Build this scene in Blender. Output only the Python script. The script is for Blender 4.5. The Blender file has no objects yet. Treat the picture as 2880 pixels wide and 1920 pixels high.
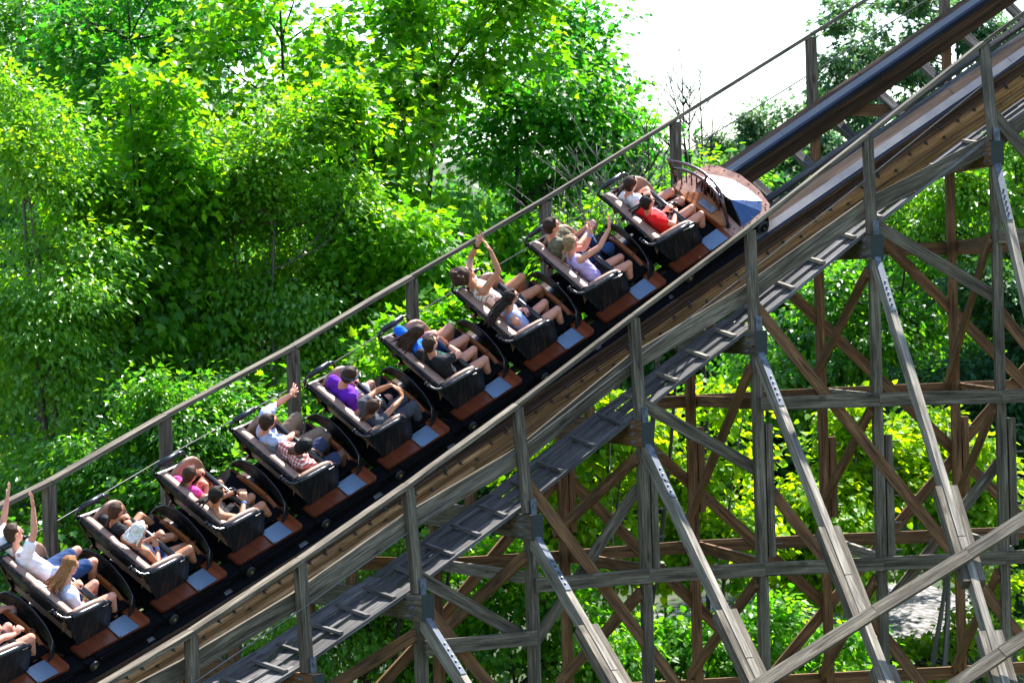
import bpy, bmesh, math, random
import numpy as np
from mathutils import Vector, Matrix, Quaternion
random.seed(7); rng = np.random.default_rng(11)
A = np.array
col = bpy.context.scene.collection
# ------------------------------------------------------------------ helpers: objects and labels
def tag(o, label=None, cat=None, group=None, kind=None):
    if label: o['label'] = label
    if cat: o['category'] = cat
    if group: o['group'] = group
    if kind: o['kind'] = kind
    return o
def empty(name, loc=(0, 0, 0), label=None, cat=None, group=None, mat=None, parent=None):
    o = bpy.data.objects.new(name, None); col.objects.link(o)
    o.empty_display_size = .1
    if parent is not None: o.parent = parent
    if mat is not None: o.matrix_local = mat
    else: o.location = loc
    return tag(o, label, cat, group)
class MB:
    """collects boxes, tubes and polygons and links them as one mesh object"""
    def __init__(s): s.v = []; s.f = []; s.uv = []; s.sm = []; s.sw = []
    def use(s, k): s.sw.append((len(s.f), k)); return s      # following faces take material k of the list given to build
    def box(s, c, X, Y, Z, taper=1.0):
        """centre c, half-axis vectors X (length), Y, Z"""
        c, X, Y, Z = map(lambda q: A(q, float), (c, X, Y, Z)); n = len(s.v)
        for a in (-1, 1):
            k = 1 if a < 0 else taper
            for b, d in ((-1, -1), (1, -1), (1, 1), (-1, 1)): s.v.append(c + X*a + Y*b*k + Z*d*k)
        L, w, h = (2*np.linalg.norm(q) for q in (X, Y, Z))
        u0 = random.random()*20
        per = [0, w, w+h, 2*w+h, 2*w+2*h]
        for i in range(4):
            j = (i+1) % 4
            s.f.append((n+i, n+j, n+4+j, n+4+i)); s.sm.append(False)
            s.uv += [(u0, per[i]), (u0, per[i+1]), (u0+L, per[i+1]), (u0+L, per[i])]
        s.f.append((n+3, n+2, n+1, n)); s.uv += [(0, h+9), (w*.3, h+9), (w*.3, 9), (0, 9)]; s.sm.append(False)
        s.f.append((n+4, n+5, n+6, n+7)); s.uv += [(0, 9), (w*.3, 9), (w*.3, h+9), (0, h+9)]; s.sm.append(False)
    def beam(s, p0, p1, w, h, up=(0, 0, 1)):
        """w: width across (perpendicular to up and the axis), h: depth along up"""
        p0, p1, up = A(p0, float), A(p1, float), A(up, float)
        d = p1-p0; L = np.linalg.norm(d); t = d/L
        y = np.cross(up, t); ny = np.linalg.norm(y)
        if ny < 1e-6: y = np.cross((1, 0, 0), t); ny = np.linalg.norm(y)
        y /= ny; z = np.cross(t, y)
        s.box((p0+p1)/2, d/2, y*w/2, z*h/2)
    def tube(s, pts, r, n=8, cap=True):
        pts = [A(q, float) for q in pts]; m = len(pts)
        rr = [r]*m if np.isscalar(r) else r
        ref = A((.3, .1, .9)); base = len(s.v); prev = None
        for i in range(m):
            t = pts[min(i+1, m-1)]-pts[max(i-1, 0)]; t = t/(np.linalg.norm(t)+1e-9)
            x = np.cross(t, ref) if prev is None else prev-t*np.dot(prev, t)
            if np.linalg.norm(x) < 1e-4: x = np.cross(t, (1, 0, 0))
            x /= np.linalg.norm(x); prev = x; y = np.cross(t, x)
            for k in range(n):
                a = 2*math.pi*k/n; s.v.append(pts[i]+(x*math.cos(a)+y*math.sin(a))*rr[i])
        for i in range(m-1):
            for k in range(n):
                a, b = base+i*n+k, base+i*n+(k+1) % n
                s.f.append((a, b, b+n, a+n)); s.sm.append(True)
                s.uv += [(i*.1, k/n*.2), (i*.1, (k+1)/n*.2), (i*.1+.1, (k+1)/n*.2), (i*.1+.1, k/n*.2)]
        if cap:
            for b, rev in ((base, True), (base+(m-1)*n, False)):
                f = tuple(range(b, b+n)); f = f[::-1] if rev else f
                s.f.append(f); s.sm.append(False); s.uv += [(0, 0)]*n
    def cyl(s, c, axis, r, h, n=14):
        a = A(axis, float); a /= np.linalg.norm(a); c = A(c, float); s.tube([c-a*h/2, c+a*h/2], r, n)
    def prism(s, poly, ext, both=True):
        """poly: list of 3D points, ext: extrusion vector"""
        n = len(s.v); m = len(poly); e = A(ext, float)
        s.v += [A(q, float) for q in poly]+[A(q, float)+e for q in poly]
        s.f.append(tuple(range(n+m-1, n-1, -1))); s.sm.append(False); s.uv += [tuple(A(poly[i], float)[[0, 2]]) for i in range(m-1, -1, -1)]
        s.f.append(tuple(range(n+m, n+2*m))); s.sm.append(False); s.uv += [tuple(A(q, float)[[0, 2]]) for q in poly]
        for i in range(m):
            j = (i+1) % m
            s.f.append((n+i, n+j, n+m+j, n+m+i)); s.sm.append(False); s.uv += [(0, 0), (.1, 0), (.1, .05), (0, .05)]
    def sphere(s, c, r, n=8, m=6):
        c = A(c, float); r = A(r, float)*np.ones(3); base = len(s.v)
        for i in range(1, m):
            th = math.pi*i/m
            for k in range(n):
                a = 2*math.pi*k/n; s.v.append(c+r*A((math.sin(th)*math.cos(a), math.sin(th)*math.sin(a), math.cos(th))))
        s.v += [c+A((0, 0, r[2])), c-A((0, 0, r[2]))]; t, b = len(s.v)-2, len(s.v)-1
        for i in range(m-2):
            for k in range(n):
                a, d = base+i*n+k, base+i*n+(k+1) % n
                s.f.append((a, a+n, d+n, d)); s.sm.append(True); s.uv += [(0, 0)]*4
        for k in range(n):
            a, d = base+k, base+(k+1) % n
            s.f.append((t, a, d)); s.sm.append(True); s.uv += [(0, 0)]*3
            a, d = base+(m-2)*n+k, base+(m-2)*n+(k+1) % n
            s.f.append((b, d, a)); s.sm.append(True); s.uv += [(0, 0)]*3
    def grid(s, P, smooth=True, sc=1.0):
        """P: list of rows of points"""
        base = len(s.v); r, c = len(P), len(P[0])
        for row in P: s.v += [A(q, float) for q in row]
        for i in range(r-1):
            for j in range(c-1):
                a = base+i*c+j; s.f.append((a, a+1, a+c+1, a+c)); s.sm.append(smooth)
                s.uv += [(j*sc, i*sc), ((j+1)*sc, i*sc), ((j+1)*sc, (i+1)*sc), (j*sc, (i+1)*sc)]
    def slab(s, P, ext, smooth=True):
        """closed plate: grid P and the same grid moved by ext (vector or grid function)"""
        e = A(ext, float); Q = [[A(q, float)+e for q in row] for row in P]
        r, c = len(P), len(P[0]); base = len(s.v)
        for row in P+Q: s.v += [A(q, float) for q in row]
        def q4(a, b, d, e_, sm=smooth): s.f.append((a, b, d, e_)); s.sm.append(sm); s.uv += [(0, 0), (.1, 0), (.1, .1), (0, .1)]
        o = r*c
        for i in range(r-1):
            for j in range(c-1):
                a = base+i*c+j; q4(a, a+c, a+c+1, a+1); q4(a+o, a+o+1, a+o+c+1, a+o+c)
        for j in range(c-1):
            a = base+j; q4(a, a+1, a+o+1, a+o, False); a = base+(r-1)*c+j; q4(a+1, a, a+o, a+o+1, False)
        for i in range(r-1):
            a = base+i*c; q4(a+c, a, a+o, a+o+c, False); a = base+i*c+c-1; q4(a, a+c, a+c+o, a+o, False)
    def build(s, name, mat, parent=None, label=None, cat=None, group=None, kind=None, loc=None):
        me = bpy.data.meshes.new(name)
        V = A(s.v, float)
        if loc is not None: V = V-A(loc, float)
        me.from_pydata(V.tolist(), [], s.f)
        me.polygons.foreach_set('use_smooth', s.sm)
        uv = me.uv_layers.new(name='UVMap'); uv.data.foreach_set('uv', A(s.uv, float).ravel())
        for m_ in (mat if isinstance(mat, (list, tuple)) else [mat]): me.materials.append(m_)
        if s.sw:
            ix = np.zeros(len(s.f), np.int32)
            for i_, k_ in s.sw: ix[i_:] = k_
            me.polygons.foreach_set('material_index', ix)
        me.update()
        o = bpy.data.objects.new(name, me); col.objects.link(o)
        if loc is not None: o.location = loc
        if parent is not None: o.parent = parent
        return tag(o, label, cat, group, kind)
# ------------------------------------------------------------------ materials
def newmat(name):
    m = bpy.data.materials.new(name); m.use_nodes = True
    nt = m.node_tree; return m, nt, nt.nodes['Principled BSDF']
def ramp(nt, fac, stops):
    r = nt.nodes.new('ShaderNodeValToRGB'); e = r.color_ramp.elements
    while len(e) < len(stops): e.new(.5)
    for i, (p_, c) in enumerate(stops): e[i].position = p_; e[i].color = (*c, 1)
    nt.links.new(fac, r.inputs[0]); return r.outputs[0]
def node(nt, t, **kw):
    n = nt.nodes.new(t)
    for k, v in kw.items():
        if k in n.inputs: n.inputs[k].default_value = v
        else: setattr(n, k, v)
    return n
def mix(nt, a, b, fac, mode='MIX'):
    n = nt.nodes.new('ShaderNodeMix'); n.data_type = 'RGBA'; n.blend_type = mode
    for sock, v in ((n.inputs[0], fac), (n.inputs[6], a), (n.inputs[7], b)):
        if hasattr(v, 'links') or isinstance(v, bpy.types.NodeSocket): nt.links.new(v, sock)
        elif isinstance(v, (int, float)): sock.default_value = v
        else: sock.default_value = (*v, 1)
    return n.outputs[2]
def math_n(nt, op, a, b=0.0):
    n = nt.nodes.new('ShaderNodeMath'); n.operation = op
    for i, v in enumerate((a, b)):
        if isinstance(v, bpy.types.NodeSocket): nt.links.new(v, n.inputs[i])
        else: n.inputs[i].default_value = v
    return n.outputs[0]
def wood(name, dark, mid, light, rough=.8, tone=.35, bump=.25):
    """weathered sawn timber: grain follows the U direction of each board; boards differ in tone"""
    m, nt, bs = newmat(name); L = nt.links
    uv = nt.nodes.new('ShaderNodeUVMap'); geo = nt.nodes.new('ShaderNodeNewGeometry')
    off = nt.nodes.new('ShaderNodeCombineXYZ')
    L.new(math_n(nt, 'MULTIPLY', geo.outputs['Random Per Island'], 37.0), off.inputs[2])
    mp = nt.nodes.new('ShaderNodeMapping'); mp.inputs['Scale'].default_value = (1.1, 24, 1)
    L.new(uv.outputs[0], mp.inputs[0]); L.new(off.outputs[0], mp.inputs['Location'])
    n1 = node(nt, 'ShaderNodeTexNoise', Scale=1.0, Detail=6.0, Roughness=.7, Distortion=1.4); L.new(mp.outputs[0], n1.inputs[0])
    mp2 = nt.nodes.new('ShaderNodeMapping'); mp2.inputs['Scale'].default_value = (.9, 5, 1)
    L.new(uv.outputs[0], mp2.inputs[0]); L.new(off.outputs[0], mp2.inputs['Location'])
    n2 = node(nt, 'ShaderNodeTexNoise', Scale=1.6, Detail=4.0, Roughness=.6); L.new(mp2.outputs[0], n2.inputs[0])
    base = ramp(nt, n1.outputs[0], [(.3, dark), (.5, mid), (.68, light)])
    blot = ramp(nt, n2.outputs[0], [(.3, (.32, .30, .29)), (.5, (.82, .80, .79)), (.66, (1.2, 1.17, 1.15))])
    c = mix(nt, base, blot, .75, 'MULTIPLY')
    # knots
    mk = nt.nodes.new('ShaderNodeMapping'); mk.inputs['Scale'].default_value = (2.2, 7, 1)
    L.new(uv.outputs[0], mk.inputs[0]); L.new(off.outputs[0], mk.inputs['Location'])
    vo = node(nt, 'ShaderNodeTexVoronoi', Scale=.7); L.new(mk.outputs[0], vo.inputs[0])
    kn = ramp(nt, vo.outputs['Distance'], [(.05, (.25, .2, .17)), (.13, (1, 1, 1))])
    c = mix(nt, c, kn, .8, 'MULTIPLY')
    t = ramp(nt, geo.outputs['Random Per Island'], [(0, (1-tone,)*3), (.5, (1, .98, .95)), (1, (1+tone*.8, 1+tone*.8, 1+tone*.85))])
    c = mix(nt, c, t, 1.0, 'MULTIPLY'); L.new(c, bs.inputs['Base Color'])
    bs.inputs['Roughness'].default_value = rough; bs.inputs['Specular IOR Level'].default_value = .3
    b = node(nt, 'ShaderNodeBump', Strength=bump, Distance=.01); L.new(n1.outputs[0], b.inputs['Height']); L.new(b.outputs[0], bs.inputs['Normal'])
    return m
def plain(name, c, rough=.5, metal=0., spec=.5, var=.12, scale=8., coat=0., bump=0.):
    m, nt, bs = newmat(name); L = nt.links
    tc = nt.nodes.new('ShaderNodeTexCoord')
    n = node(nt, 'ShaderNodeTexNoise', Scale=scale, Detail=5.0, Roughness=.6); L.new(tc.outputs['Object'], n.inputs[0])
    k = ramp(nt, n.outputs[0], [(.3, tuple(v*(1-var*1.6) for v in c)), (.7, tuple(min(1, v*(1+var)) for v in c))])
    L.new(k, bs.inputs['Base Color'])
    r = ramp(nt, n.outputs[0], [(.3, (rough*.8,)*3), (.7, (min(1, rough*1.25),)*3)]); L.new(r, bs.inputs['Roughness'])
    bs.inputs['Metallic'].default_value = metal; bs.inputs['Specular IOR Level'].default_value = spec
    if coat: bs.inputs['Coat Weight'].default_value = coat; bs.inputs['Coat Roughness'].default_value = .15
    if bump:
        b = node(nt, 'ShaderNodeBump', Strength=bump, Distance=.01); L.new(n.outputs[0], b.inputs['Height']); L.new(b.outputs[0], bs.inputs['Normal'])
    return m
def skin(name, c):
    m = plain(name, c, .5, 0, .4, .1, 14.)
    bs = m.node_tree.nodes['Principled BSDF']; bs.inputs['Subsurface Weight'].default_value = .12
    bs.inputs['Subsurface Radius'].default_value = (.02, .008, .004); bs.inputs['Subsurface Scale'].default_value = .3
    return m
def cloth(name, c, var=.15):
    m = plain(name, c, .9, 0, .2, var, 9., bump=.6); m.node_tree.nodes['Principled BSDF'].inputs['Sheen Weight'].default_value = .05
    return m
def hairmat(name, c):
    m, nt, bs = newmat(name); L = nt.links
    tc = nt.nodes.new('ShaderNodeTexCoord'); mp = nt.nodes.new('ShaderNodeMapping'); mp.inputs['Scale'].default_value = (18, 110, 110)
    L.new(tc.outputs['Object'], mp.inputs[0]); n = node(nt, 'ShaderNodeTexNoise', Scale=1.0, Detail=3.0, Distortion=.6); L.new(mp.outputs[0], n.inputs[0])
    L.new(ramp(nt, n.outputs[0], [(.3, tuple(v*.45 for v in c)), (.7, tuple(min(1, v*1.5) for v in c))]), bs.inputs['Base Color'])
    bs.inputs['Roughness'].default_value = .6; bs.inputs['Specular IOR Level'].default_value = .18
    b = node(nt, 'ShaderNodeBump', Strength=.7, Distance=.01); L.new(n.outputs[0], b.inputs['Height']); L.new(b.outputs[0], bs.inputs['Normal'])
    return m
def leafmat(name, stops, trans, rough=.33, tw=.5, spec=.6):
    m, nt, bs = newmat(name); L = nt.links
    geo = nt.nodes.new('ShaderNodeNewGeometry')
    tc = nt.nodes.new('ShaderNodeTexCoord'); n = node(nt, 'ShaderNodeTexNoise', Scale=.55, Detail=2.0); L.new(tc.outputs['Object'], n.inputs[0])
    f = math_n(nt, 'ADD', math_n(nt, 'MULTIPLY', geo.outputs['Random Per Island'], .55), math_n(nt, 'MULTIPLY', n.outputs[0], .45))
    L.new(ramp(nt, f, stops), bs.inputs['Base Color'])
    bs.inputs['Roughness'].default_value = rough; bs.inputs['Specular IOR Level'].default_value = spec
    tr = nt.nodes.new('ShaderNodeBsdfTranslucent'); L.new(ramp(nt, f, trans), tr.inputs[0])
    mx = nt.nodes.new('ShaderNodeMixShader'); mx.inputs[0].default_value = tw
    out = nt.nodes['Material Output']; L.new(bs.outputs[0], mx.inputs[1]); L.new(tr.outputs[0], mx.inputs[2]); L.new(mx.outputs[0], out.inputs[0])
    return m
M = {}
M['grey'] = wood('weathered_grey_timber', (.020, .015, .010), (.102, .086, .060), (.225, .20, .16), tone=.36, bump=.4)
M['brown'] = wood('brown_treated_timber', (.035, .016, .006), (.15, .075, .032), (.28, .16, .075), tone=.3)
M['pale'] = wood('pale_timber', (.06, .05, .038), (.21, .19, .155), (.38, .355, .31), tone=.25, bump=.4)
M['orange'] = wood('laminated_orange_timber', (.11, .05, .02), (.38, .215, .105), (.58, .38, .21), tone=.5)
M['dkwood'] = wood('oiled_dark_timber', (.022, .012, .008), (.075, .043, .027), (.15, .095, .065), tone=.4)
M['trackdark'] = wood('greasy_track_timber', (.006, .005, .004), (.018, .014, .012), (.035, .027, .022), rough=.6, tone=.2)
M['noseskytint'] = plain('nose_side_plate_sky_tint', (.03, .07, .17), .25, .5, .6, .2, 6., coat=.3)  # blue of the reflected sky put into the near facet's colour
M['shadegrey'] = wood('shade_darkened_walkway_timber', (.022, .021, .022), (.10, .098, .10), (.23, .225, .225), tone=.3, bump=.5)  # grey timber darkened and blued: the train's shade on the catwalk is in the colour
M['endseal'] = plain('end_grain_sealer', (.022, .032, .03), .8, var=.4, scale=20.)
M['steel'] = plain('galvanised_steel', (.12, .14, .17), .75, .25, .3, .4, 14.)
M['railsteel'] = plain('polished_rail_steel', (.20, .19, .185), .42, .7, .5, .06, 2.)
M['guidesteel'] = plain('greasy_guide_steel', (.025, .035, .06), .35, .5, .5, .1, 2.)
M['boltsteel'] = plain('bolt_steel', (.09, .085, .085), .45, .8)
M['cable'] = plain('cable_steel', (.12, .12, .11), .5, .5)
# car materials
m, nt, bs = newmat('black_stained_wood_panel'); L = nt.links
tc = nt.nodes.new('ShaderNodeTexCoord'); mp = nt.nodes.new('ShaderNodeMapping'); mp.inputs['Scale'].default_value = (28, 28, 2.2)
L.new(tc.outputs['Object'], mp.inputs[0]); n = node(nt, 'ShaderNodeTexNoise', Scale=1.0, Detail=5.0, Roughness=.7); L.new(mp.outputs[0], n.inputs[0])
L.new(ramp(nt, n.outputs[0], [(.35, (.002, .003, .004)), (.54, (.010, .013, .016)), (.70, (.10, .045, .028))]), bs.inputs['Base Color'])
bs.inputs['Roughness'].default_value = .38; bs.inputs['Specular IOR Level'].default_value = .16
M['blackwood'] = m
M['blackpad'] = plain('black_vinyl_padding', (.004, .006, .011), .3, 0, .5, .3, 30., bump=.15)
M['blacksteel'] = plain('black_gloss_steel', (.004, .005, .009), .25, 0, .5, .3, 20., coat=.3)
M['leather'] = plain('tan_leather', (.28, .16, .11), .42, 0, .5, .16, 10., bump=.2)
M['board'] = wood('varnished_red_board', (.045, .010, .004), (.11, .025, .009), (.20, .05, .018), rough=.35, tone=.1, bump=.05)
M['ledge'] = wood('varnished_orange_ledge', (.10, .03, .008), (.28, .085, .022), (.42, .15, .042), rough=.3, tone=.1, bump=.05)
M['chassis'] = plain('black_chassis', (.004, .004, .005), .75, 0, .06)
M['wheel'] = plain('dark_wheel', (.02, .02, .022), .5, .3); M['hub'] = plain('brass_hub', (.25, .2, .08), .4, .8)
M['nose'] = plain('brown_nose_metal', (.34, .17, .115), .38, .2, .5, .2, 9., coat=.3)
M['noseblue'] = plain('worn_nose_steel', (.26, .24, .245), .34, .8, .6, .35, 7.)
M['grille'] = plain('maroon_pipe', (.045, .015, .012), .25, .2, .6, .25, 20., coat=.6)
m, nt, bs = newmat('diamond_tread_plate'); L = nt.links
tc = nt.nodes.new('ShaderNodeTexCoord')
hs = []
for ang, ox in ((.785, 0), (-.785, .5)):
    mp = nt.nodes.new('ShaderNodeMapping'); mp.inputs['Rotation'].default_value = (0, 0, ang); mp.inputs['Scale'].default_value = (34, 60, 1); mp.inputs['Location'].default_value = (ox, ox, 0)
    L.new(tc.outputs['Object'], mp.inputs[0]); vo = node(nt, 'ShaderNodeTexVoronoi', Scale=1.0, Randomness=0.0); L.new(mp.outputs[0], vo.inputs[0])
    hs.append(ramp(nt, vo.outputs['Distance'], [(.10, (1, 1, 1)), (.26, (0, 0, 0))]))
h = mix(nt, hs[0], hs[1], 1.0, 'ADD')
L.new(mix(nt, (.13, .19, .27), (.42, .48, .56), h), bs.inputs['Base Color'])  # bluish base colours carry the sky's reflection on the plate
bs.inputs['Metallic'].default_value = .75; bs.inputs['Roughness'].default_value = .33
b = node(nt, 'ShaderNodeBump', Strength=.8, Distance=.004); L.new(h, b.inputs['Height']); L.new(b.outputs[0], bs.inputs['Normal'])
M['tread'] = m
# ------------------------------------------------------------------ track path
P = {'f': 5.840503, 'pitch': -0.023666, 'roll': 0.029781, 'X0': -0.674809, 'Y0': 30.74453, 'Z0': -1.0215, 'p0': 0.519644, 'p1': -0.06951, 'p2': -0.000816, 't0': 0.519407, 't1': 0.030605, 't2': -0.001545, 'b0': 0.662612, 'b1': 0.017635, 'D': 1.709624, 'C': 1.170863, 'sc': -1.022872, 'bN': 1.649236, 'bF': -0.65937, 'nhb': 1.535766, 'nhh': -0.358228, 'fhb': -0.885813, 'fhh': 1.13646, 'HA': -1.580243, 'HB': -3.521632, 'HC': -4.090927, 'b2': 0.001286, 'p3': 0.00017, 't3': -4.1e-05}
S = np.arange(-13, 13.01, .05); _i0 = len(S)//2
_psi = P['p0']+P['p1']*S+P['p2']*S*S+P['p3']*S**3
_th = P['t0']+P['t1']*S+P['t2']*S*S+P['t3']*S**3
def _cum(v):
    c = np.concatenate([[0], np.cumsum((v[1:]+v[:-1])/2*.05)]); return c-c[_i0]
PX = np.stack([_cum(np.cos(_psi))+P['X0'], _cum(np.sin(_psi))+P['Y0'], _cum(_th)+P['Z0']], 1)
LEN = _cum(np.sqrt(1+_th**2))
def frame(s):
    g = lambda v: float(np.interp(s, S, v))
    ps, t = g(_psi), g(_th); c = A([g(PX[:, i]) for i in range(3)])
    be = P['b0']+P['b1']*s+P['b2']*s*s
    T = A([math.cos(ps), math.sin(ps), t]); T /= np.linalg.norm(T)
    R0 = A([math.sin(ps), -math.cos(ps), 0.]); U0 = np.cross(R0, T)
    return c, T, R0*math.cos(be)-U0*math.sin(be), U0*math.cos(be)+R0*math.sin(be), R0
def TP(s, b, c_):
    c, T, R, U, R0 = frame(s); return c+R*b+U*c_
def bent_s(i): return (i-3)*P['D']
def BP(i, lat, z, along=0.0):
    c, T, R, U, R0 = frame(bent_s(i)); h = A([T[0], T[1], 0]); h /= np.linalg.norm(h)
    q = c+R0*lat+h*along; q[2] = z; return q
ZUP = A((0, 0, 1.))
# ------------------------------------------------------------------ camera, light, sky
cam = bpy.data.cameras.new('camera'); co = bpy.data.objects.new('camera', cam); col.objects.link(co)
cam.sensor_width = 36; cam.lens = 36*P['f']*1000/2352; cam.clip_start = .5; cam.clip_end = 2000
fw = Vector((0, math.cos(P['pitch']), math.sin(P['pitch']))); up = Vector((0, -math.sin(P['pitch']), math.cos(P['pitch']))); rt = Vector((1, 0, 0))
cr, sr = math.cos(P['roll']), math.sin(P['roll'])
xr = rt*cr-up*sr; yu = up*cr+rt*sr
co.matrix_world = Matrix(((xr.x, yu.x, -fw.x, 0), (xr.y, yu.y, -fw.y, 0), (xr.z, yu.z, -fw.z, 0), (0, 0, 0, 1)))
cam.dof.use_dof = True; cam.dof.focus_distance = 30.0; cam.dof.aperture_fstop = 4.0
sc = bpy.context.scene; sc.camera = co
SUN_EL, SUN_AZ = math.radians(61), math.radians(36)      # azimuth from +Y (away) towards +X (right)
sd = Vector((math.sin(SUN_AZ)*math.cos(SUN_EL), math.cos(SUN_AZ)*math.cos(SUN_EL), math.sin(SUN_EL)))
sun = bpy.data.lights.new('sun', 'SUN'); sun.energy = 5.0; sun.angle = math.radians(.5); sun.color = (1, .965, .90)
so = bpy.data.objects.new('sun', sun); col.objects.link(so); so.rotation_euler = (-sd).to_track_quat('-Z', 'Y').to_euler(); so.location = (0, 0, 40)
w = bpy.data.worlds.new('World'); sc.world = w; w.use_nodes = True; wn = w.node_tree
sky = wn.nodes.new('ShaderNodeTexSky'); sky.sky_type = 'NISHITA'; sky.sun_disc = False; sky.sun_elevation = SUN_EL; sky.sun_rotation = SUN_AZ
sky.air_density = 1.2; sky.dust_density = .7; sky.ozone_density = 2.5
bg = wn.nodes['Background']; wn.links.new(sky.outputs[0], bg.inputs[0]); bg.inputs[1].default_value = .115
sc.view_settings.view_transform = 'Standard'; sc.view_settings.look = 'None'; sc.view_settings.gamma = 1; sc.view_settings.exposure = 1.75
sc.cycles.max_bounces = 7; sc.cycles.diffuse_bounces = 3; sc.cycles.glossy_bounces = 3; sc.cycles.transmission_bounces = 5; sc.cycles.transparent_max_bounces = 8
# ------------------------------------------------------------------ ground
def ground_z(x, y):
    z = -7.6+0*x
    z = z+np.clip((y-36)/16, 0, 1)*1.3+np.clip((y-52)/22, 0, 1)**1.3*3.0+np.clip((y-74)/60, 0, 2)*7
    z = z+np.clip((x-40)/80, -1, 2)*1.5*np.clip((y-30)/40, 0, 1)
    return z+.18*np.sin(x*.7+y*.31)+.12*np.sin(x*1.9-y*1.3)
gx = np.concatenate([np.linspace(-420, -60, 14), np.linspace(-50, 50, 90), np.linspace(60, 420, 14)])
gy = np.concatenate([np.linspace(-60, 15, 10), np.linspace(18, 95, 80), np.linspace(105, 620, 20)])
mb = MB(); GX, GY = np.meshgrid(gx, gy); GZ = ground_z(GX, GY)
mb.grid([[(GX[i, j], GY[i, j], GZ[i, j]) for j in range(len(gx))] for i in range(len(gy))], True, 1.)
m, nt, bs = newmat('forest_floor'); L = nt.links
tc = nt.nodes.new('ShaderNodeTexCoord'); n = node(nt, 'ShaderNodeTexNoise', Scale=.9, Detail=9.0, Roughness=.7); L.new(tc.outputs['Object'], n.inputs[0])
L.new(ramp(nt, n.outputs[0], [(.3, (.012, .02, .008)), (.5, (.035, .06, .018)), (.62, (.07, .075, .035)), (.75, (.05, .1, .02))]), bs.inputs['Base Color']); bs.inputs['Roughness'].default_value = .95
b = node(nt, 'ShaderNodeBump', Strength=1.0, Distance=.2); L.new(n.outputs[0], b.inputs['Height']); L.new(b.outputs[0], bs.inputs['Normal'])
mb.build('ground', m, kind='structure')
# rubble patch on the slope behind the trestle
m, nt, bs = newmat('grey_rubble'); L = nt.links
tc = nt.nodes.new('ShaderNodeTexCoord'); vo = node(nt, 'ShaderNodeTexVoronoi', Scale=7.0); L.new(tc.outputs['Object'], vo.inputs[0])
L.new(ramp(nt, vo.outputs['Color'], [(.2, (.08, .075, .07)), (.8, (.25, .235, .225))]), bs.inputs['Base Color']); bs.inputs['Roughness'].default_value = .95
b = node(nt, 'ShaderNodeBump', Strength=1.0, Distance=.1); L.new(vo.outputs['Distance'], b.inputs['Height']); L.new(b.outputs[0], bs.inputs['Normal'])
def patch(name, cx, cy, rx, ry):
    mb = MB(); rows = []
    for i in range(7):
        r = i/6; row = []
        for j in range(33):
            a = 2*math.pi*j/32; k = 1+.18*math.sin(3*a+cx)+.1*math.sin(5*a)
            x, y = cx+rx*r*k*math.cos(a), cy+ry*r*k*math.sin(a)
            row.append((x, y, float(ground_z(A(x), A(y)))+.03+.15*(1-r)))
        rows.append(row)
    mb.grid(rows); return mb.build(name, m, kind='structure')
patch('gravel', 8.5, 50, 2.3, 3.0); patch('gravel', 3.7, 50.5, 1.2, 1.2)
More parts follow.
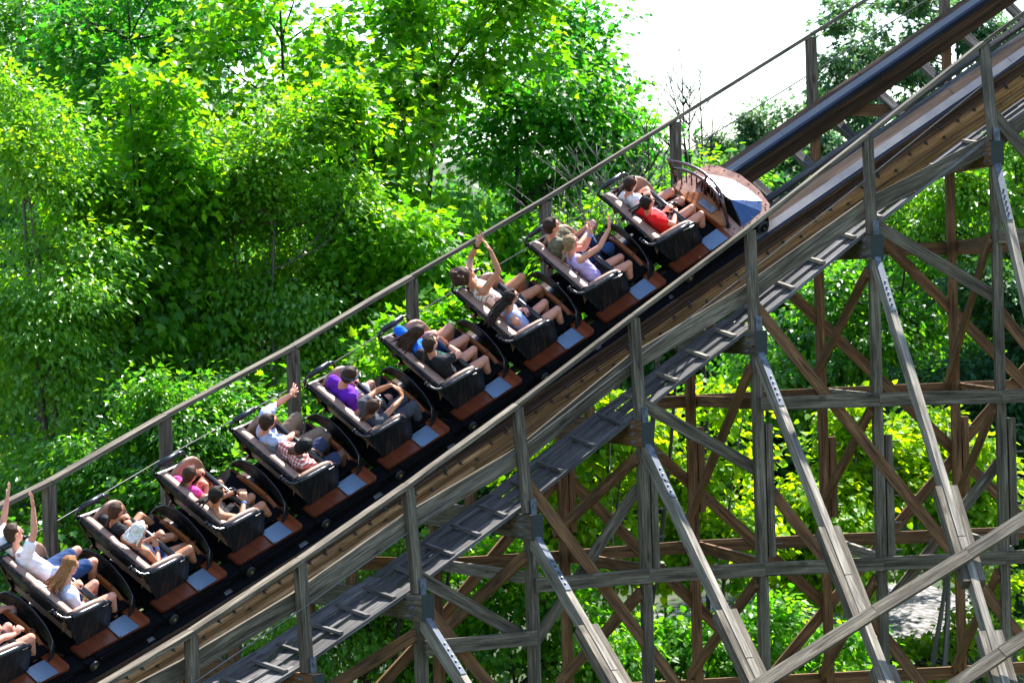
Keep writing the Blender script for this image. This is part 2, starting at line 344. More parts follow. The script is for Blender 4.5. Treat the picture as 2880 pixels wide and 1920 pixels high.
# ------------------------------------------------------------------ trestle
BEAMS = [('tb', 2, 'N', -3.925, 2, 'F', -5.01), ('tb', 3, 'N', -3.17, 3, 'F', -4.462), ('tb', 4, 'N', -2.123, 4, 'F', -3.213), ('tb', 5, 'N', -1.127, 5, 'F', -3.266), ('tb', 6, 'N', -0.021, 6, 'F', -1.421), ('tb', 7, 'N', 0.358, 7, 'F', -1.539), ('tb', 6, 'N', -1.685, 6, 'F', -3.185), ('tb', 7, 'N', -1.713, 7, 'F', -3.257), ('tb', 5, 'N', -3.694, 5, 'F', -5.183), ('tb', 6, 'N', -3.751, 6, 'F', -5.297), ('tb', 7, 'N', -3.737, 7, 'F', -5.295), ('tb', 4, 'N', -3.721, 4, 'F', -5.123), ('fl', 5, 'F', 1.113, 7, 'F', -2.409), ('fl', 6, 'F', 1.302, 8, 'F', -2.423), ('fl', 4.6, 'F', -2.023, 6, 'F', -4.355), ('fl', 4, 'F', -2.411, 5.5, 'F', -5.159), ('fl', 7, 'F', -2.426, 8, 'F', -4.259), ('fl', 6, 'F', -4.412, 5, 'F', -6.342), ('fl', 7, 'F', -2.483, 6, 'F', -4.412), ('fl', 4, 'F', -2.494, 3, 'F', -4.246), ('fl', 8, 'F', -0.478, 7, 'F', -2.397), ('fl', 3, 'F', -4.246, 2.2, 'F', -5.424), ('nl', 5, 'N', -0.344, 7.6, 'N', -5.506), ('nl', 5, 'N', -2.383, 7, 'N', -6.49), ('nl', 3, 'N', -2.313, 5, 'N', -6.403), ('nl', 2, 'N', -3.483, 3.6, 'N', -6.445), ('nl', 7, 'N', -0.491, 8, 'N', -2.533), ('np', 4, 'N', -1.454, 5, 'N', -2.347), ('np', 6, 'N', 0.596, 7, 'N', -0.369), ('np', 2, 'N', -3.253, 3, 'N', -4.154), ('np', 7, 'N', 1.894, 8, 'N', 0.02), ('ns', 4, 'N', -2.483, 3, 'N', -4.306), ('ns', 7, 'N', -2.389, 5.9, 'N', -4.38), ('ht', 5, 'F', -3.503, 5, 'N', -3.51), ('ht', 6, 'F', -3.527, 6, 'N', -3.539), ('ht', 4, 'F', -3.517, 4, 'N', -3.473), ('ht', 3, 'F', -3.485, 3, 'N', -3.457), ('ht', 7, 'F', -1.579, 7, 'N', -1.569), ('ht', 7, 'F', -3.526, 7, 'N', -3.486), ('ht', 7, 'F', 0.289, 7, 'N', 0.321), ('ht', 6, 'F', -1.592, 6, 'N', -1.569), ('ht', 5, 'F', -1.618, 5, 'N', -1.562), ('lg', 3, 'F', -3.485, 4, 'F', -3.517), ('lg', 4, 'F', -3.517, 5, 'F', -3.497), ('lg', 5, 'F', -3.497, 6, 'F', -3.51), ('lg', 6, 'F', -3.51, 7, 'F', -3.515), ('lg', 7, 'F', -3.515, 8, 'F', -3.49), ('lg', 4.6, 'F', -1.632, 5, 'F', -1.618), ('lg', 5, 'F', -1.618, 6, 'F', -1.592), ('lg', 6, 'F', -1.592, 7, 'F', -1.579), ('lg', 7, 'F', -1.579, 8, 'F', -1.564), ('lg', 6, 'F', 0.305, 7, 'F', 0.254), ('lg', 7, 'F', 0.254, 8, 'F', 0.265), ('lg', 2.2, 'F', -3.315, 3, 'F', -3.485), ('lg', 6, 'F', -5.325, 7, 'F', -5.323), ('lg', 7, 'F', -5.323, 8, 'F', -5.265), ('lg', 4, 'F', -5.234, 6, 'F', -5.325), ('lg', 6, 'F', 2.122, 8, 'F', 1.964), ('ln', 2, 'N', -4.077, 3, 'N', -4.109), ('ln', 3, 'N', -3.508, 4, 'N', -3.515), ('ln', 4, 'N', -3.515, 5, 'N', -3.537), ('ln', 5, 'N', -3.537, 6, 'N', -3.55), ('ln', 6, 'N', -3.55, 7, 'N', -3.54), ('ln', 7, 'N', -3.54, 8, 'N', -3.503), ('ln', 5, 'N', -1.556, 6, 'N', -1.564), ('ln', 6, 'N', -1.564, 7, 'N', -1.575), ('ln', 7, 'N', -1.575, 8, 'N', -1.574), ('ln', 7, 'N', 0.369, 8, 'N', 0.376)]
BLOCK = {1: -4.323, 2: -3.622, 3: -2.835, 4: -1.845, 5: -0.823, 6: 0.283, 7: 1.375}
MIDP = {0: -3.952, 1: -3.404, 2: -2.672, 3: -2.02, 4: -1.005, 5: -0.218, 6: 0.771, 7: 1.508}
CATO = {0: -4.693, 1: -4.166, 2: -3.477, 3: -2.647, 4: -1.674, 5: -0.669, 6: 0.466, 7: 1.566}
NHT = {0: [1.619, -3.55], 1: [1.556, -2.957], 2: [1.484, -2.257], 3: [1.427, -1.438], 4: [1.518, -0.451], 5: [1.553, 0.556], 6: [1.539, 1.64], 7: [1.292, 2.76]}
FHT = {0: [-0.703, -2.06], 1: [-0.909, -1.432], 2: [-0.894, -0.71], 3: [-1.116, 0.096], 4: [-0.995, 1.028], 5: [-0.988, 2.028], 6: [-0.774, 3.085]}
for i in (8,):
    BLOCK[i] = BLOCK[7]+1.08; CATO[8] = CATO[7]+1.08; MIDP[8] = MIDP[7]+1.02; NHT[8] = [1.3, NHT[7][1]+1.1]
BLOCK[0] = -4.95; BLOCK[-1] = -5.4; CATO[-1] = -5.2; MIDP[-1] = -4.35; NHT[-1] = [1.62, -4.05]; FHT[-1] = [-.75, -2.6]
FHT[7] = [-.75, 4.15]; FHT[8] = [-.75, 5.2]
SLOPE = {-1: 1.2, 0: 1.2, 1: 1.2, 2: 1.2, 3: 1.22, 4: 1.09, 5: 1.02, 6: .90, 7: .76, 8: .7}; JOINT = {-1: .8, 0: .8, 1: .8, 2: .9, 3: 1.13, 4: 1.99, 5: 2.17, 6: 2.86, 7: 3.2, 8: 3.2}
NL, FL = 1.65, -.70; LAT = {'N': NL, 'F': FL}
trestle = empty('wooden_trestle', BP(3, .5, -7.6), 'tall weathered timber trestle of posts, ledgers and diagonal braces carrying the coaster track', 'trestle')
TO = A(trestle.location)
def hd(i):
    c, T, R, U, R0 = frame(bent_s(i)); h = A([T[0], T[1], 0]); return h/np.linalg.norm(h), R0
def tb(mb, name, mat, parent=None, **kw):
    """link under the trestle (or one of its bents), keeping world positions"""
    par = parent or trestle
    off = TO if par is trestle else TO+A(par.location)
    o = mb.build(name, mat, par, loc=off, **kw); o.location = (0, 0, 0); return o
for i in range(-1, 9):
    h, R0 = hd(i)
    be = empty('bent', parent=trestle); be.location = Vector(BP(i, .5, -7.6)-TO)
    zb = BLOCK[i]
    # cross beam: two planks sandwiching the posts, dark sealed ends on the near side
    mb = MB()
    mb.beam(BP(i, FL-.25, zb), BP(i, NL-.32, zb), .13, .28); mb.beam(BP(i, NL-.32, zb), BP(i, NL+.16, zb), .15, .29)
    mb.use(1)
    for k in range(3):
        q = BP(i, NL-.02, zb-.09+.09*k, -.085); mb.cyl(q, h, .018, .02, 8); mb.cyl(q-h*.02, h, .009, .05, 6)
    tb(mb, 'cross_beam', [M['brown' if i % 3 == 1 else 'grey'], M['steel']], be)
    mb = MB(); mb.beam(BP(i, NL+.163, zb, 0), BP(i, NL+.172, zb, 0), .156, .296); tb(mb, 'beam_end_cap', M['endseal'], be)
    # posts
    mb = MB(); z = zb-.15; zz = [z]
    mb.beam(BP(i, NL, -8.2), BP(i, NL, z), .115, .115, R0)
    tb(mb, 'post', M['grey'], be)
    zsis = (-1.9, -3.4) if i % 2 else (-2.1, -3.55)
    if zb > -2.5:
        mb = MB(); mb.beam(BP(i, NL-.01, zsis[1]+.0, .125), BP(i, NL-.01, zsis[0]+.12*random.random(), .125), .11, .09, h); mb.use(1)
        for k in range(5): mb.beam(BP(i, NL, zsis[1]+.15+.33*k, .12), BP(i, NL, zsis[1]+.15+.33*k, .27), .018, .018)
        tb(mb, 'splice_post', [M['grey'], M['boltsteel']], be)
        mb = MB(); mb.beam(BP(i, FL-.01, zsis[1]+.35, .12), BP(i, FL-.01, zsis[0]-.05, .12), .1, .085, h); mb.use(1)
        for k in range(4): mb.beam(BP(i, FL, zsis[1]+.5+.27*k, .12), BP(i, FL, zsis[1]+.5+.27*k, .25), .016, .016)
        tb(mb, 'splice_post', [M['brown'], M['boltsteel']], be)
    zt = TP(bent_s(i), -.72, -.62)[2]
    mb = MB(); mb.beam(BP(i, FL, -8.2), BP(i, FL, zt), .11, .11, R0); tb(mb, 'post', M['brown'], be)
    # short posts carrying the near rail
    mb = MB(); q = TP(bent_s(i), .85, -.72); lat = float(np.dot(q-BP(i, 0, q[2]), R0)); mb.beam(BP(i, lat, zb-.1, .0), BP(i, lat, q[2], 0), .09, .12, R0); tb(mb, 'stub_post', M['brown'], be)
    # raking brace, three-ply joint, steel strap
    if i >= 0:
        z0 = zb-.16; p0 = BP(i, NL+.06, z0+.02); p1 = BP(i, NL+.06+JOINT[i]*SLOPE[i], z0-JOINT[i])
        d = (p1-p0)/np.linalg.norm(p1-p0); nrm = np.cross(h, d); nrm *= np.sign(nrm[2])
        mb = MB(); mb.beam(p0, p1+d*.35, .085, .17, nrm)
        mb.beam(p1+d*.36, p0+d*((z0+8.2)*math.sqrt(1+SLOPE[i]**2)), .085, .165, nrm); 
        tb(mb, 'raking_brace', M['pale'], be)
        mb = MB()
        for sgn in (-1, 1): mb.beam(p1-d*.35+h*sgn*.088, p1+d*.95+h*sgn*.088, .085, .15, nrm)
        for sgn in (-1, 1): mb.beam(p1+d*1.6+h*sgn*.088, p1+d*2.7+h*sgn*.088, .085, .15, nrm)
        tb(mb, 'splice_block', M['grey'], be)
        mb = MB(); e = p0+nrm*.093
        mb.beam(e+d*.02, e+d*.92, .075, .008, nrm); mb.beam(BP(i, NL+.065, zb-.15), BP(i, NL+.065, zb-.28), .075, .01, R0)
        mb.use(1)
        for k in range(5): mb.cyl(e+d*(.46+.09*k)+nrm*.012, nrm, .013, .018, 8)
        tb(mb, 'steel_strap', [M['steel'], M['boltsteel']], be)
kinds = {'tb': ('diagonal_brace', 'brown', .14, .05), 'fl': ('diagonal_brace', 'brown', .14, .045), 'nl': ('diagonal_brace', 'brown', .14, .045), 'np': ('diagonal_brace', 'grey', .15, .045),
         'ns': ('diagonal_brace', 'grey', .13, .045), 'ht': ('tie_beam', 'brown', .14, .05), 'lg': ('ledger', 'brown', .16, .045), 'ln': ('ledger', 'grey', .165, .045)}
dl = {'tb': 0, 'fl': -.09, 'nl': -.085, 'np': -.13, 'ns': -.135, 'ht': 0, 'lg': -.083, 'ln': .083}
cnt = 0
for k, i1, s1, z1, i2, s2, z2 in BEAMS:
    nm, mt, w_, t_ = kinds[k]; cnt += 1
    al = .0
    if k == 'tb': al = -.09
    if k == 'ht': al = .09
    L1, L2 = LAT[s1]+dl[k], LAT[s2]+dl[k]
    if k == 'tb': L1, L2 = LAT[s1]+.02, LAT[s2]-.1
    if k == 'ht': L1, L2 = LAT[s1]-.13, LAT[s2]+.03
    p0, p1 = BP(i1, L1, z1, al), BP(i2, L2, z2, al)
    if k in ('ln', 'lg'):
        d = (p1-p0)/np.linalg.norm(p1-p0); p0 = p0+d*.002; p1 = p1-d*.002
    h, R0 = hd((i1+i2)/2)
    nv = h if k in ('tb', 'ht') else R0
    up_ = np.cross(nv, p1-p0); up_ /= np.linalg.norm(up_)
    mb = MB(); mb.beam(p0, p1, t_, w_, up_)
    tb(mb, nm, M['pale' if (k == 'ht' and cnt % 2) else mt])
# long sloping outer braces across the rakers
def rk(i, d_):
    h, R0 = hd(i); j = math.floor(i); z0 = BLOCK[j]*(1-i+j)+BLOCK[min(j+1, 8)]*(i-j)-.16; p0 = BP(i, NL+.06, z0+.02); p1 = BP(i, NL+.06+2.9, z0-2.98); d = (p1-p0)/np.linalg.norm(p1-p0); nrm = np.cross(h, d); nrm *= np.sign(nrm[2])
    return p0+d*d_+nrm*.115
mb = MB()
seq = [BP(3.55, 4.98, -4.42), BP(5, 4.93, -3.67), BP(6, 4.80, -3.12), BP(7, 4.65, -2.47), BP(7.7, 4.5, -1.99)]
for a, b_ in zip(seq[:-1], seq[1:]):
    d = (b_-a)/np.linalg.norm(b_-a); mb.beam(a+d*.003, b_-d*.003, .15, .05, (0, -.7, .7))
tb(mb, 'outer_brace', M['grey'])
mb = MB(); mb.beam(BP(5.3, 5.8, -4.48), BP(6, 5.75, -4.08), .15, .05, (0, -.7, .7)); mb.beam(BP(6, 5.75, -4.075), BP(7.6, 5.4, -3.1), .15, .05, (0, -.7, .7)); tb(mb, 'outer_brace', M['grey'])
# ------------------------------------------------------------------ track
def sweep(mb, b0, b1, c0, c1, s0, s1, st=.28, jig=0.):
    """a board bent along the track with a rectangular section"""
    n = max(2, int((s1-s0)/st)+1); ss = np.linspace(s0, s1, n); base = len(mb.v)
    for s_ in ss:
        for b_, c_ in ((b0, c0), (b1, c0), (b1, c1), (b0, c1)): mb.v.append(TP(s_, b_, c_))
    w_, h_ = abs(b1-b0), abs(c1-c0); per = [0, w_, w_+h_, 2*w_+h_, 2*w_+2*h_]; u0 = random.random()*30
    for k in range(n-1):
        for i in range(4):
            j = (i+1) % 4; a = base+4*k
            mb.f.append((a+i, a+j, a+4+j, a+4+i)); mb.sm.append(False)
            ua, ub = u0+ss[k]-s0, u0+ss[k+1]-s0
            mb.uv += [(ua, per[i]), (ua, per[i+1]), (ub, per[i+1]), (ub, per[i])]
    mb.f.append((base+3, base+2, base+1, base)); mb.sm.append(False); mb.uv += [(0, 0)]*4
    e = base+4*(n-1); mb.f.append((e, e+1, e+2, e+3)); mb.sm.append(False); mb.uv += [(0, 0)]*4
SA, SB = -9.5, 9.6
def layer(mb, b0, b1, c0, c1, off, ln=3.6, gap=.006):
    s0 = SA
    s1 = SA+off
    while s0 < SB:
        sweep(mb, b0, b1, c0, c1, s0, min(s1, SB)-gap); s0 = s1; s1 += ln*(.85+.3*random.random())
track = empty('coaster_track', TP(0, .25, -.3), 'curved climbing coaster track of laminated boards with steel running strips', 'track')
KO = A(track.location)
def tk(mb, name, mat): o = mb.build(name, mat, track, loc=KO); o.location = (0, 0, 0); return o
mb = MB()
layer(mb, .60, .91, -.155, -.118, 1.3); layer(mb, .64, .90, -.195, -.158, 2.2)
for k in range(3): layer(mb, .66+.004*k, .885+.03*k, -.235-.04*k, -.199-.04*k, .7+.8*k)
tk(mb, 'upper_stack', M['dkwood'])
mb = MB()
for k in range(7): layer(mb, .70, .925+.012*k+(.022 if k % 3 == 1 else 0)+random.uniform(-.006, .006), -.365-.055*k, -.314-.055*k, .5+.7*((k*3) % 5))
lower = mb
mb = MB(); layer(mb, .752, .872, -.115, -.104, 2.0, 5.5, .004); layer(mb, -.356, -.262, -.115, -.104, 2.6, 5.5, .004); tk(mb, 'running_strip', M['railsteel'])
mb = MB(); layer(mb, .875, .905, -.15, -.117, 2.0, 5.5, .004); layer(mb, -.258, -.222, -.195, -.104, 2.6, 5.5, .004); tk(mb, 'side_strip', M['guidesteel'])
mb = MB()
layer(mb, -.45, -.262, -.155, -.118, 1.9); layer(mb, -.44, -.262, -.195, -.158, .9)
for k in range(6): layer(mb, -.43, -.252-.004*(k % 2), -.25-.058*k, -.199-.058*k, .6+.5*k)
tk(mb, 'far_stack', M['dkwood'])
mb = MB()
for k in range(40):
    s_ = SA+.3+k*.56
    if s_ > SB-.1: break
    c, T, R, U, R0 = frame(s_); o = c-U*.76
    mb.beam(o-R*.46, o+R*1.02, .10, .14, U)
tk(mb, 'tie', M['shadegrey'])
mb = MB(); layer(mb, .30, .47, -.69, -.65, 2.2, 3.0); tk(mb, 'centre_plank', M['grey'])
mb = lower.use(1)
for k in range(90):
    s_ = SA+k*.215
    if s_ > SB: break
    c, T, R, U, R0 = frame(s_); cc = -.36 if k % 3 else -.45
    bb = .93+(.02 if cc < -.4 else 0)
    q = c+R*bb+U*cc; mb.cyl(q+R*.012, R, .02, .02, 8); mb.cyl(q+R*.03, R, .009, .05, 6)
    if k % 4 == 0:
        q = c+R*.905+U*(-.27); mb.beam(q, q+R*.075-U*.01, .02, .02, U)
tk(mb, 'lower_stack', [M['orange'], M['boltsteel']])
# dark chain trough and walk boards between the rails (greasy, in the shade under the train)
mb = MB(); layer(mb, .0, .08, -.66, -.60, 2.2, 3.0); layer(mb, .14, .24, -.66, -.61, 1.2, 3.0)
tk(mb, 'trough_board', M['shadegrey'])
# mid plank inside the near posts
def seglist(tab, lat, i0, i1): return [BP(i, lat if not isinstance(tab[i], list) else tab[i][0], tab[i] if not isinstance(tab[i], list) else tab[i][1]) for i in range(i0, i1+1)]
mb = MB(); seq = seglist(MIDP, 1.46, -1, 8)
for a, b_ in zip(seq[:-1], seq[1:]):
    d = (b_-a)/np.linalg.norm(b_-a); nv = np.cross(ZUP, d); nv /= np.linalg.norm(nv)
    mb.beam(a+d*.003, b_-d*.003, .04, .20, np.cross(d, nv))
tk(mb, 'kick_board', M['grey'])
# ------------------------------------------------------------------ catwalk
cw = empty('catwalk', BP(3, 1.2, CATO[3]), 'steep narrow catwalk of three weathered planks with nailed foot cleats beside the track', 'catwalk')
CO = A(cw.location)
LI, LO = .66, 1.50
mb = MB(); mc = MB(); md_ = MB()
for i in range(-1, 8):
    for k in range(3):
        l = LI+.138+.28*k; up3 = .09*(2-k)/2
        a, b_ = BP(i, l, CATO[i]+.02+up3), BP(i+1, l, CATO[i+1]+.02+up3); d = (b_-a)/np.linalg.norm(b_-a)
        nv = np.cross(np.cross(ZUP, d), d); nv = -nv/np.linalg.norm(nv)
        mb.beam(a+d*.004, b_-d*.004+nv*random.uniform(0, .006), .276, .038, nv)
    for k in range(4):
        t = (k+.5)/4+random.uniform(-.02, .02); ii = i+t; z = CATO[i]*(1-t)+CATO[i+1]*t+.065
        a0, a1 = A(BP(i, LI+.2, z+.07))*(1-t)+A(BP(i+1, LI+.2, z+.07))*t, A(BP(i, LO-.04, z))*(1-t)+A(BP(i+1, LO-.04, z))*t
        mc = MB(); mc.beam(a0, a1+A((0, 0, random.uniform(-.01, .01))), .06, .04); o = mc.build('cleat', M['pale' if i > 3 else 'shadegrey'], cw, loc=CO); o.location = (0, 0, 0)
o = mb.build('planks', M['shadegrey'], cw, loc=CO); o.location = (0, 0, 0)
# ------------------------------------------------------------------ handrails with their wires
for nm, tabl, sd_, lab in (('near', NHT, 1, 'weathered handrail on the near side of the track in front of the cars'), ('far', FHT, -1, 'weathered handrail on the far side of the track behind the passengers')):
    hr = empty('handrail', BP(3, tabl[3][0], tabl[3][1]), lab, 'handrail', 'handrails along the coaster track'); HO = A(hr.location)
    def hb(mb, name, mat): o = mb.build(name, mat, hr, loc=HO); o.location = (0, 0, 0); return o
    pts = {i: BP(i, tabl[i][0], tabl[i][1]) for i in range(-1, 9)}
    mb = MB()
    for i in range(-1, 8):
        a, b_ = pts[i], pts[i+1]; d = (b_-a)/np.linalg.norm(b_-a); mb.beam(a+d*.003, b_-d*.003, .135, .045)
    hb(mb, 'top_rail', M['grey'])
    for i in range(-1, 9):
        h, R0 = hd(i); top = pts[i]-A((0, 0, .03)); lat = tabl[i][0]
        zb = BLOCK[i]+.15 if sd_ > 0 else TP(bent_s(i), -.6, -.3)[2]-.1
        latb = NL-.03 if sd_ > 0 else lat
        mb = MB(); mb.beam(BP(i, latb, zb), top, .12 if sd_ > 0 else .13, .10, R0); hb(mb, 'post', M['grey'])
        if sd_ > 0:
            mb = MB(); mb.beam(BP(i, NL+.045, zb-.02, .03), BP(i, NL+.04, zb+.17, .03), .075, .012, R0); mb.cyl(BP(i, NL+.06, zb+.1, .03), R0, .016, .02, 8); hb(mb, 'steel_bracket', M['steel'])
    mb = MB()
    drop = .5
    mb.tube([pts[i]-A((0, 0, drop))+hd(i)[1]*(.07*sd_) for i in range(-1, 9)], .008, 6)
    if sd_ > 0: pass
    hb(mb, 'guard_wire', M['cable'])
# ------------------------------------------------------------------ cars (local axes: x forward along the track, y to the far side, z up from the rail)
def car_frame(k):
    Lk = P['sc']+(4.5-k)*P['C']; s_ = float(np.interp(Lk, LEN, S)); c, T, R, U, R0 = frame(s_)
    return Matrix(((T[0], -R[0], U[0], c[0]), (T[1], -R[1], U[1], c[1]), (T[2], -R[2], U[2], c[2]), (0, 0, 0, 1)))
def l3(a, b, c): return A((a, -b, c), float)
def smooth_mesh(o):
    for p_ in o.data.polygons: p_.use_smooth = True
def roundrect(path, r, n=8): return path
def cowl_rim(t):
    """rim of the curved front shield, t 0..1 from the near foot to the far foot"""
    K = [(.70, .60, .06), (.665, .585, .13), (.70, .56, .23), (.755, .50, .31), (.79, .35, .365), (.81, .1, .41), (.815, -.1, .405), (.825, -.3, .33), (.82, -.42, .2), (.80, -.47, .08)]
    x = t*(len(K)-1); i = min(int(x), len(K)-2); f = x-i; return A(K[i])*(1-f)+A(K[i+1])*f
def make_car(lead=False, label='', k=0):
    root = empty('coaster_car', label=label, cat='roller coaster car', group='linked cars of the coaster train')
    root.matrix_world = car_frame(k)
    # floor board
    mb = MB(); aend = .83
    poly = [l3(-.13, .70, .045), l3(-.10, .735, .045), (l3(.79, .785, .09)), l3(.825, .75, .09), l3(.825, -.40, .09), l3(.68, -.40, .085), l3(.66, .545, .085), l3(-.13, .545, .045)]
    mb.prism(poly, l3(0, 0, .035) if False else A((0, 0, .035))); mb.use(1)
    for a in (-.05, .1, .25, .72, .79): mb.cyl(l3(a, .75, .09+.04*a), (0, 0, 1), .009, .01, 6)
    mb.build('floor_board', [M['board'], M['boltsteel']], root)
    mb = MB(); mb.prism([l3(.365, .775, .118), l3(.645, .78, .133), l3(.64, .55, .133), l3(.375, .55, .118)][::-1], A((0, 0, .006)))
    mb.use(1)
    for a, b in ((.38, .765), (.63, .77), (.63, .57), (.385, .565)): mb.cyl(l3(a, b, .13), (0, 0, 1), .008, .01, 6)
    mb.build('tread_plate', [M['tread'], M['boltsteel']], root)
    # chassis, coupling and wheels
    mb = MB()
    mb.box(l3(.35, .2, -.02), A((.5, 0, 0)), A((0, .38, 0)), A((0, 0, .05))); mb.box(l3(-.12, .2, -.01), A((.16, 0, 0)), A((0, .12, 0)), A((0, 0, .05)))
    mb.box(l3(-.03, .25, -.03), A((.05, 0, 0)), A((0, .56, 0)), A((0, 0, .035))); mb.box(l3(-.03, .77, -.02), A((.11, 0, 0)), A((0, .03, 0)), A((0, 0, .055)))
    mb.box(l3(.35, .5, .0), A((.42, 0, 0)), A((0, .05, 0)), A((0, 0, .05)), .8)
    mb.box(l3(.44, .80, -.03), A((.40, 0, 0)), A((0, .025, 0)), A((0, 0, .06))); mb.box(l3(.55, .70, .02), A((.52, 0, 0)), A((0, .10, 0)), A((0, 0, .035)))
    mb.box(l3(.33, .78, -.09), A((.65, 0, 0)), A((0, .124, 0)), A((0, 0, .008)))  # thin black sheet added over the running strip, standing in for shade under the train
    mb.box(l3(-.03, -.33, -.02), A((.11, 0, 0)), A((0, .03, 0)), A((0, 0, .055)))
    mb.build('chassis', M['chassis'], root)
    for b in (.83, -.32):
        mb = MB(); mb.cyl(l3(-.03, b, -.02), (0, 1, 0), .062, .035, 18); w_ = mb.build('wheel', M['wheel'], root)
        mb = MB(); mb.cyl(l3(-.03, b+(.022 if b > 0 else -.022), -.02), (0, 1, 0), .026, .012, 12); mb.cyl(l3(-.03, b+(.03 if b > 0 else -.03), -.02), (0, 1, 0), .01, .012, 8); mb.build('hub', M['hub'], w_)
    # tub: side panels, back shell
    for sgn, b, nm in ((1, .545, 'side_panel'), (-1, -.535, 'side_panel')):
        prof = [(-.31, .60), (-.10, .555), (.10, .53), (.25, .50), (.325, .47), (.36, .42), (.375, .33), (.40, .15), (.415, .085), (.0, .055), (-.05, .06)]
        bot = 0 if sgn > 0 else .13
        mb = MB(); P0 = []; P1 = []
        poly = [l3(a, b+(.012 if c > .3 else bot), c) for a, c in prof]
        mb.prism(poly if sgn > 0 else poly[::-1], A((0, -.028*sgn, 0)))
        mb.use(1)
        for a, c in ((.34, .12), (.36, .25), (.1, .09), (.22, .1), (.33, .40), (.02, .2), (.05, .35), (-.12, .5), (.0, .1)): mb.cyl(l3(a, b+sgn*.02+(bot if c < .3 else 0), c), (0, 1, 0), .010, .012, 6)
        mb.build(nm, [M['blackwood'], M['hub']], root)
    ntk = 10
    def back(b, t): # outer back shell, t 0 top .. 1 bottom
        return l3(-.285+.34*t-.03*math.sin(t*3.1), b+(.1*t if b < 0 else 0), .60-.56*t)
    mb = MB(); mb.slab([[back(-.535+1.075*j/10, t/6) for j in range(11)] for t in range(7)], A((.022, 0, .012)))
    mb.use(1)
    for b in (-.45, -.15, .2, .42): mb.cyl(back(b, .45)+A((-.012, 0, 0)), (1, 0, .5), .013, .015, 8)
    mb.build('back_shell', [M['blackwood'], M['hub']], root)
    # leather: seat back pad with rolled top, seat pad, arm linings
    mb = MB(); rows = []
    ash = lambda c: -.285+.34*(.60-c)/.56
    sec = [(ash(.55)+.028, .55), (ash(.59)+.022, .592), (ash(.6)+.04, .614), (ash(.6)+.085, .612), (ash(.58)+.115, .592), (ash(.54)+.128, .55), (ash(.44)+.125, .44), (ash(.32)+.12, .32), (ash(.18)+.125, .18), (ash(.15)+.09, .14), (ash(.2)+.04, .18), (ash(.4)+.035, .4)]
    for j in range(15):
        b = -.50+1.01*j/14; e = 1-.0*abs(b); pin = .012*(math.exp(-((b-.0)/.03)**2))
        rows.append([l3(a-pin*.5, b, c-pin*1.2) for a, c in sec]+[l3(sec[0][0]-pin*.5, b, sec[0][1]-pin*1.2)])
    mb.grid(rows); o = mb.build('seat_back', M['leather'], root)
    mb = MB(); rows = []
    for i in range(9):
        a = -.06+.44*i/8; rows.append([l3(a, -.46+.94*j/12, .17+.04*math.sin(math.pi*min(1, i/8+.15))-.015*math.exp(-((-.46+.94*j/12)/.04)**2)-(.06 if i == 8 else 0)) for j in range(13)])
    mb.slab(rows, A((0, 0, -.07))); mb.build('seat_pad', M['leather'], root)
    for sgn, b0 in ((1, .5), (-1, -.49)):
        hi = .0 if sgn > 0 else .05
        mb = MB(); rows = []
        prof = [(-.24, .52), (-.2, .575), (-.1, .588), (.05, .578), (.18, .562), (.27, .535), (.325, .49), (.355, .42), (.38, .3), (.395, .14)]
        if sgn < 0: prof = [(-.20, .48), (-.06, .52), (.01, .575), (.08, .615), (.16, .62), (.24, .59), (.31, .53), (.37, .44), (.42, .33), (.46, .2), (.48, .1)]
        for a, c in prof:
            rows.append([l3(a, b0+sgn*(.032*math.cos(th)), c-.03+.035*math.sin(th)) for th in [math.pi*q/5 for q in range(6)]]+[l3(a*.9, b0-sgn*.034, c-.25 if c > .35 else .08)])
        mb.grid(rows); mb.build('arm_lining', M['leather'], root)
    # grab bars on both sides
    nb = [l3(-.36, .40, .615), l3(-.365, .46, .625), l3(-.35, .53, .62), l3(-.31, .565, .612), l3(-.25, .572, .60), l3(-.1, .575, .585), l3(.1, .572, .567), l3(.24, .57, .548), l3(.31, .57, .525), l3(.345, .565, .48), l3(.345, .56, .43), l3(.315, .56, .405), l3(.285, .56, .43), l3(.29, .56, .47)]
    mb = MB(); mb.tube(nb, .0175, 8); o = mb.build('grab_bar', M['blacksteel'], root)
    mb = MB(); mb.tube(nb[4:8], [.029, .031, .031, .03], 10); mb.build('padding', M['blackpad'], o)
    mb = MB()
    for q in (nb[0], nb[1]): mb.cyl(q, (.0, 1, 0), .026, .02, 10)
    mb.build('clamp', M['blacksteel'], o)
    fb = [l3(-.20, -.47, .50), l3(-.235, -.50, .53), l3(-.285, -.545, .58), l3(-.295, -.56, .625), l3(-.265, -.565, .66), l3(-.22, -.565, .675), l3(.08, -.56, .69), l3(.13, -.56, .68), l3(.165, -.555, .64), l3(.17, -.55, .56)]
    mb = MB(); mb.tube(fb, .0185, 8); o = mb.build('grab_bar', M['blacksteel'], root)
    mb = MB(); mb.tube([fb[5], (fb[5]+fb[6])/2, fb[6]], [.034, .035, .034], 12); mb.build('padding', M['blackpad'], o)
    mb = MB(); mb.sphere(l3(-.225, -.49, .525), (.035, .03, .03)); mb.sphere(l3(-.255, -.515, .555), (.03, .028, .028)); mb.build('clamp', M['blacksteel'], o)
    # lap bar
    mb = MB(); mb.tube([l3(.30, -.40, .40), l3(.30, 0, .405), l3(.30, .42, .405)], [.036, .037, .036], 12); lb = mb.build('lap_bar', M['blackpad'], root)
    mb = MB(); mb.tube([l3(.30, .0, .40), l3(.42, .01, .36), l3(.5, .01, .22), l3(.5, .01, .1)], .022, 8); mb.build('stem', M['blacksteel'], lb)
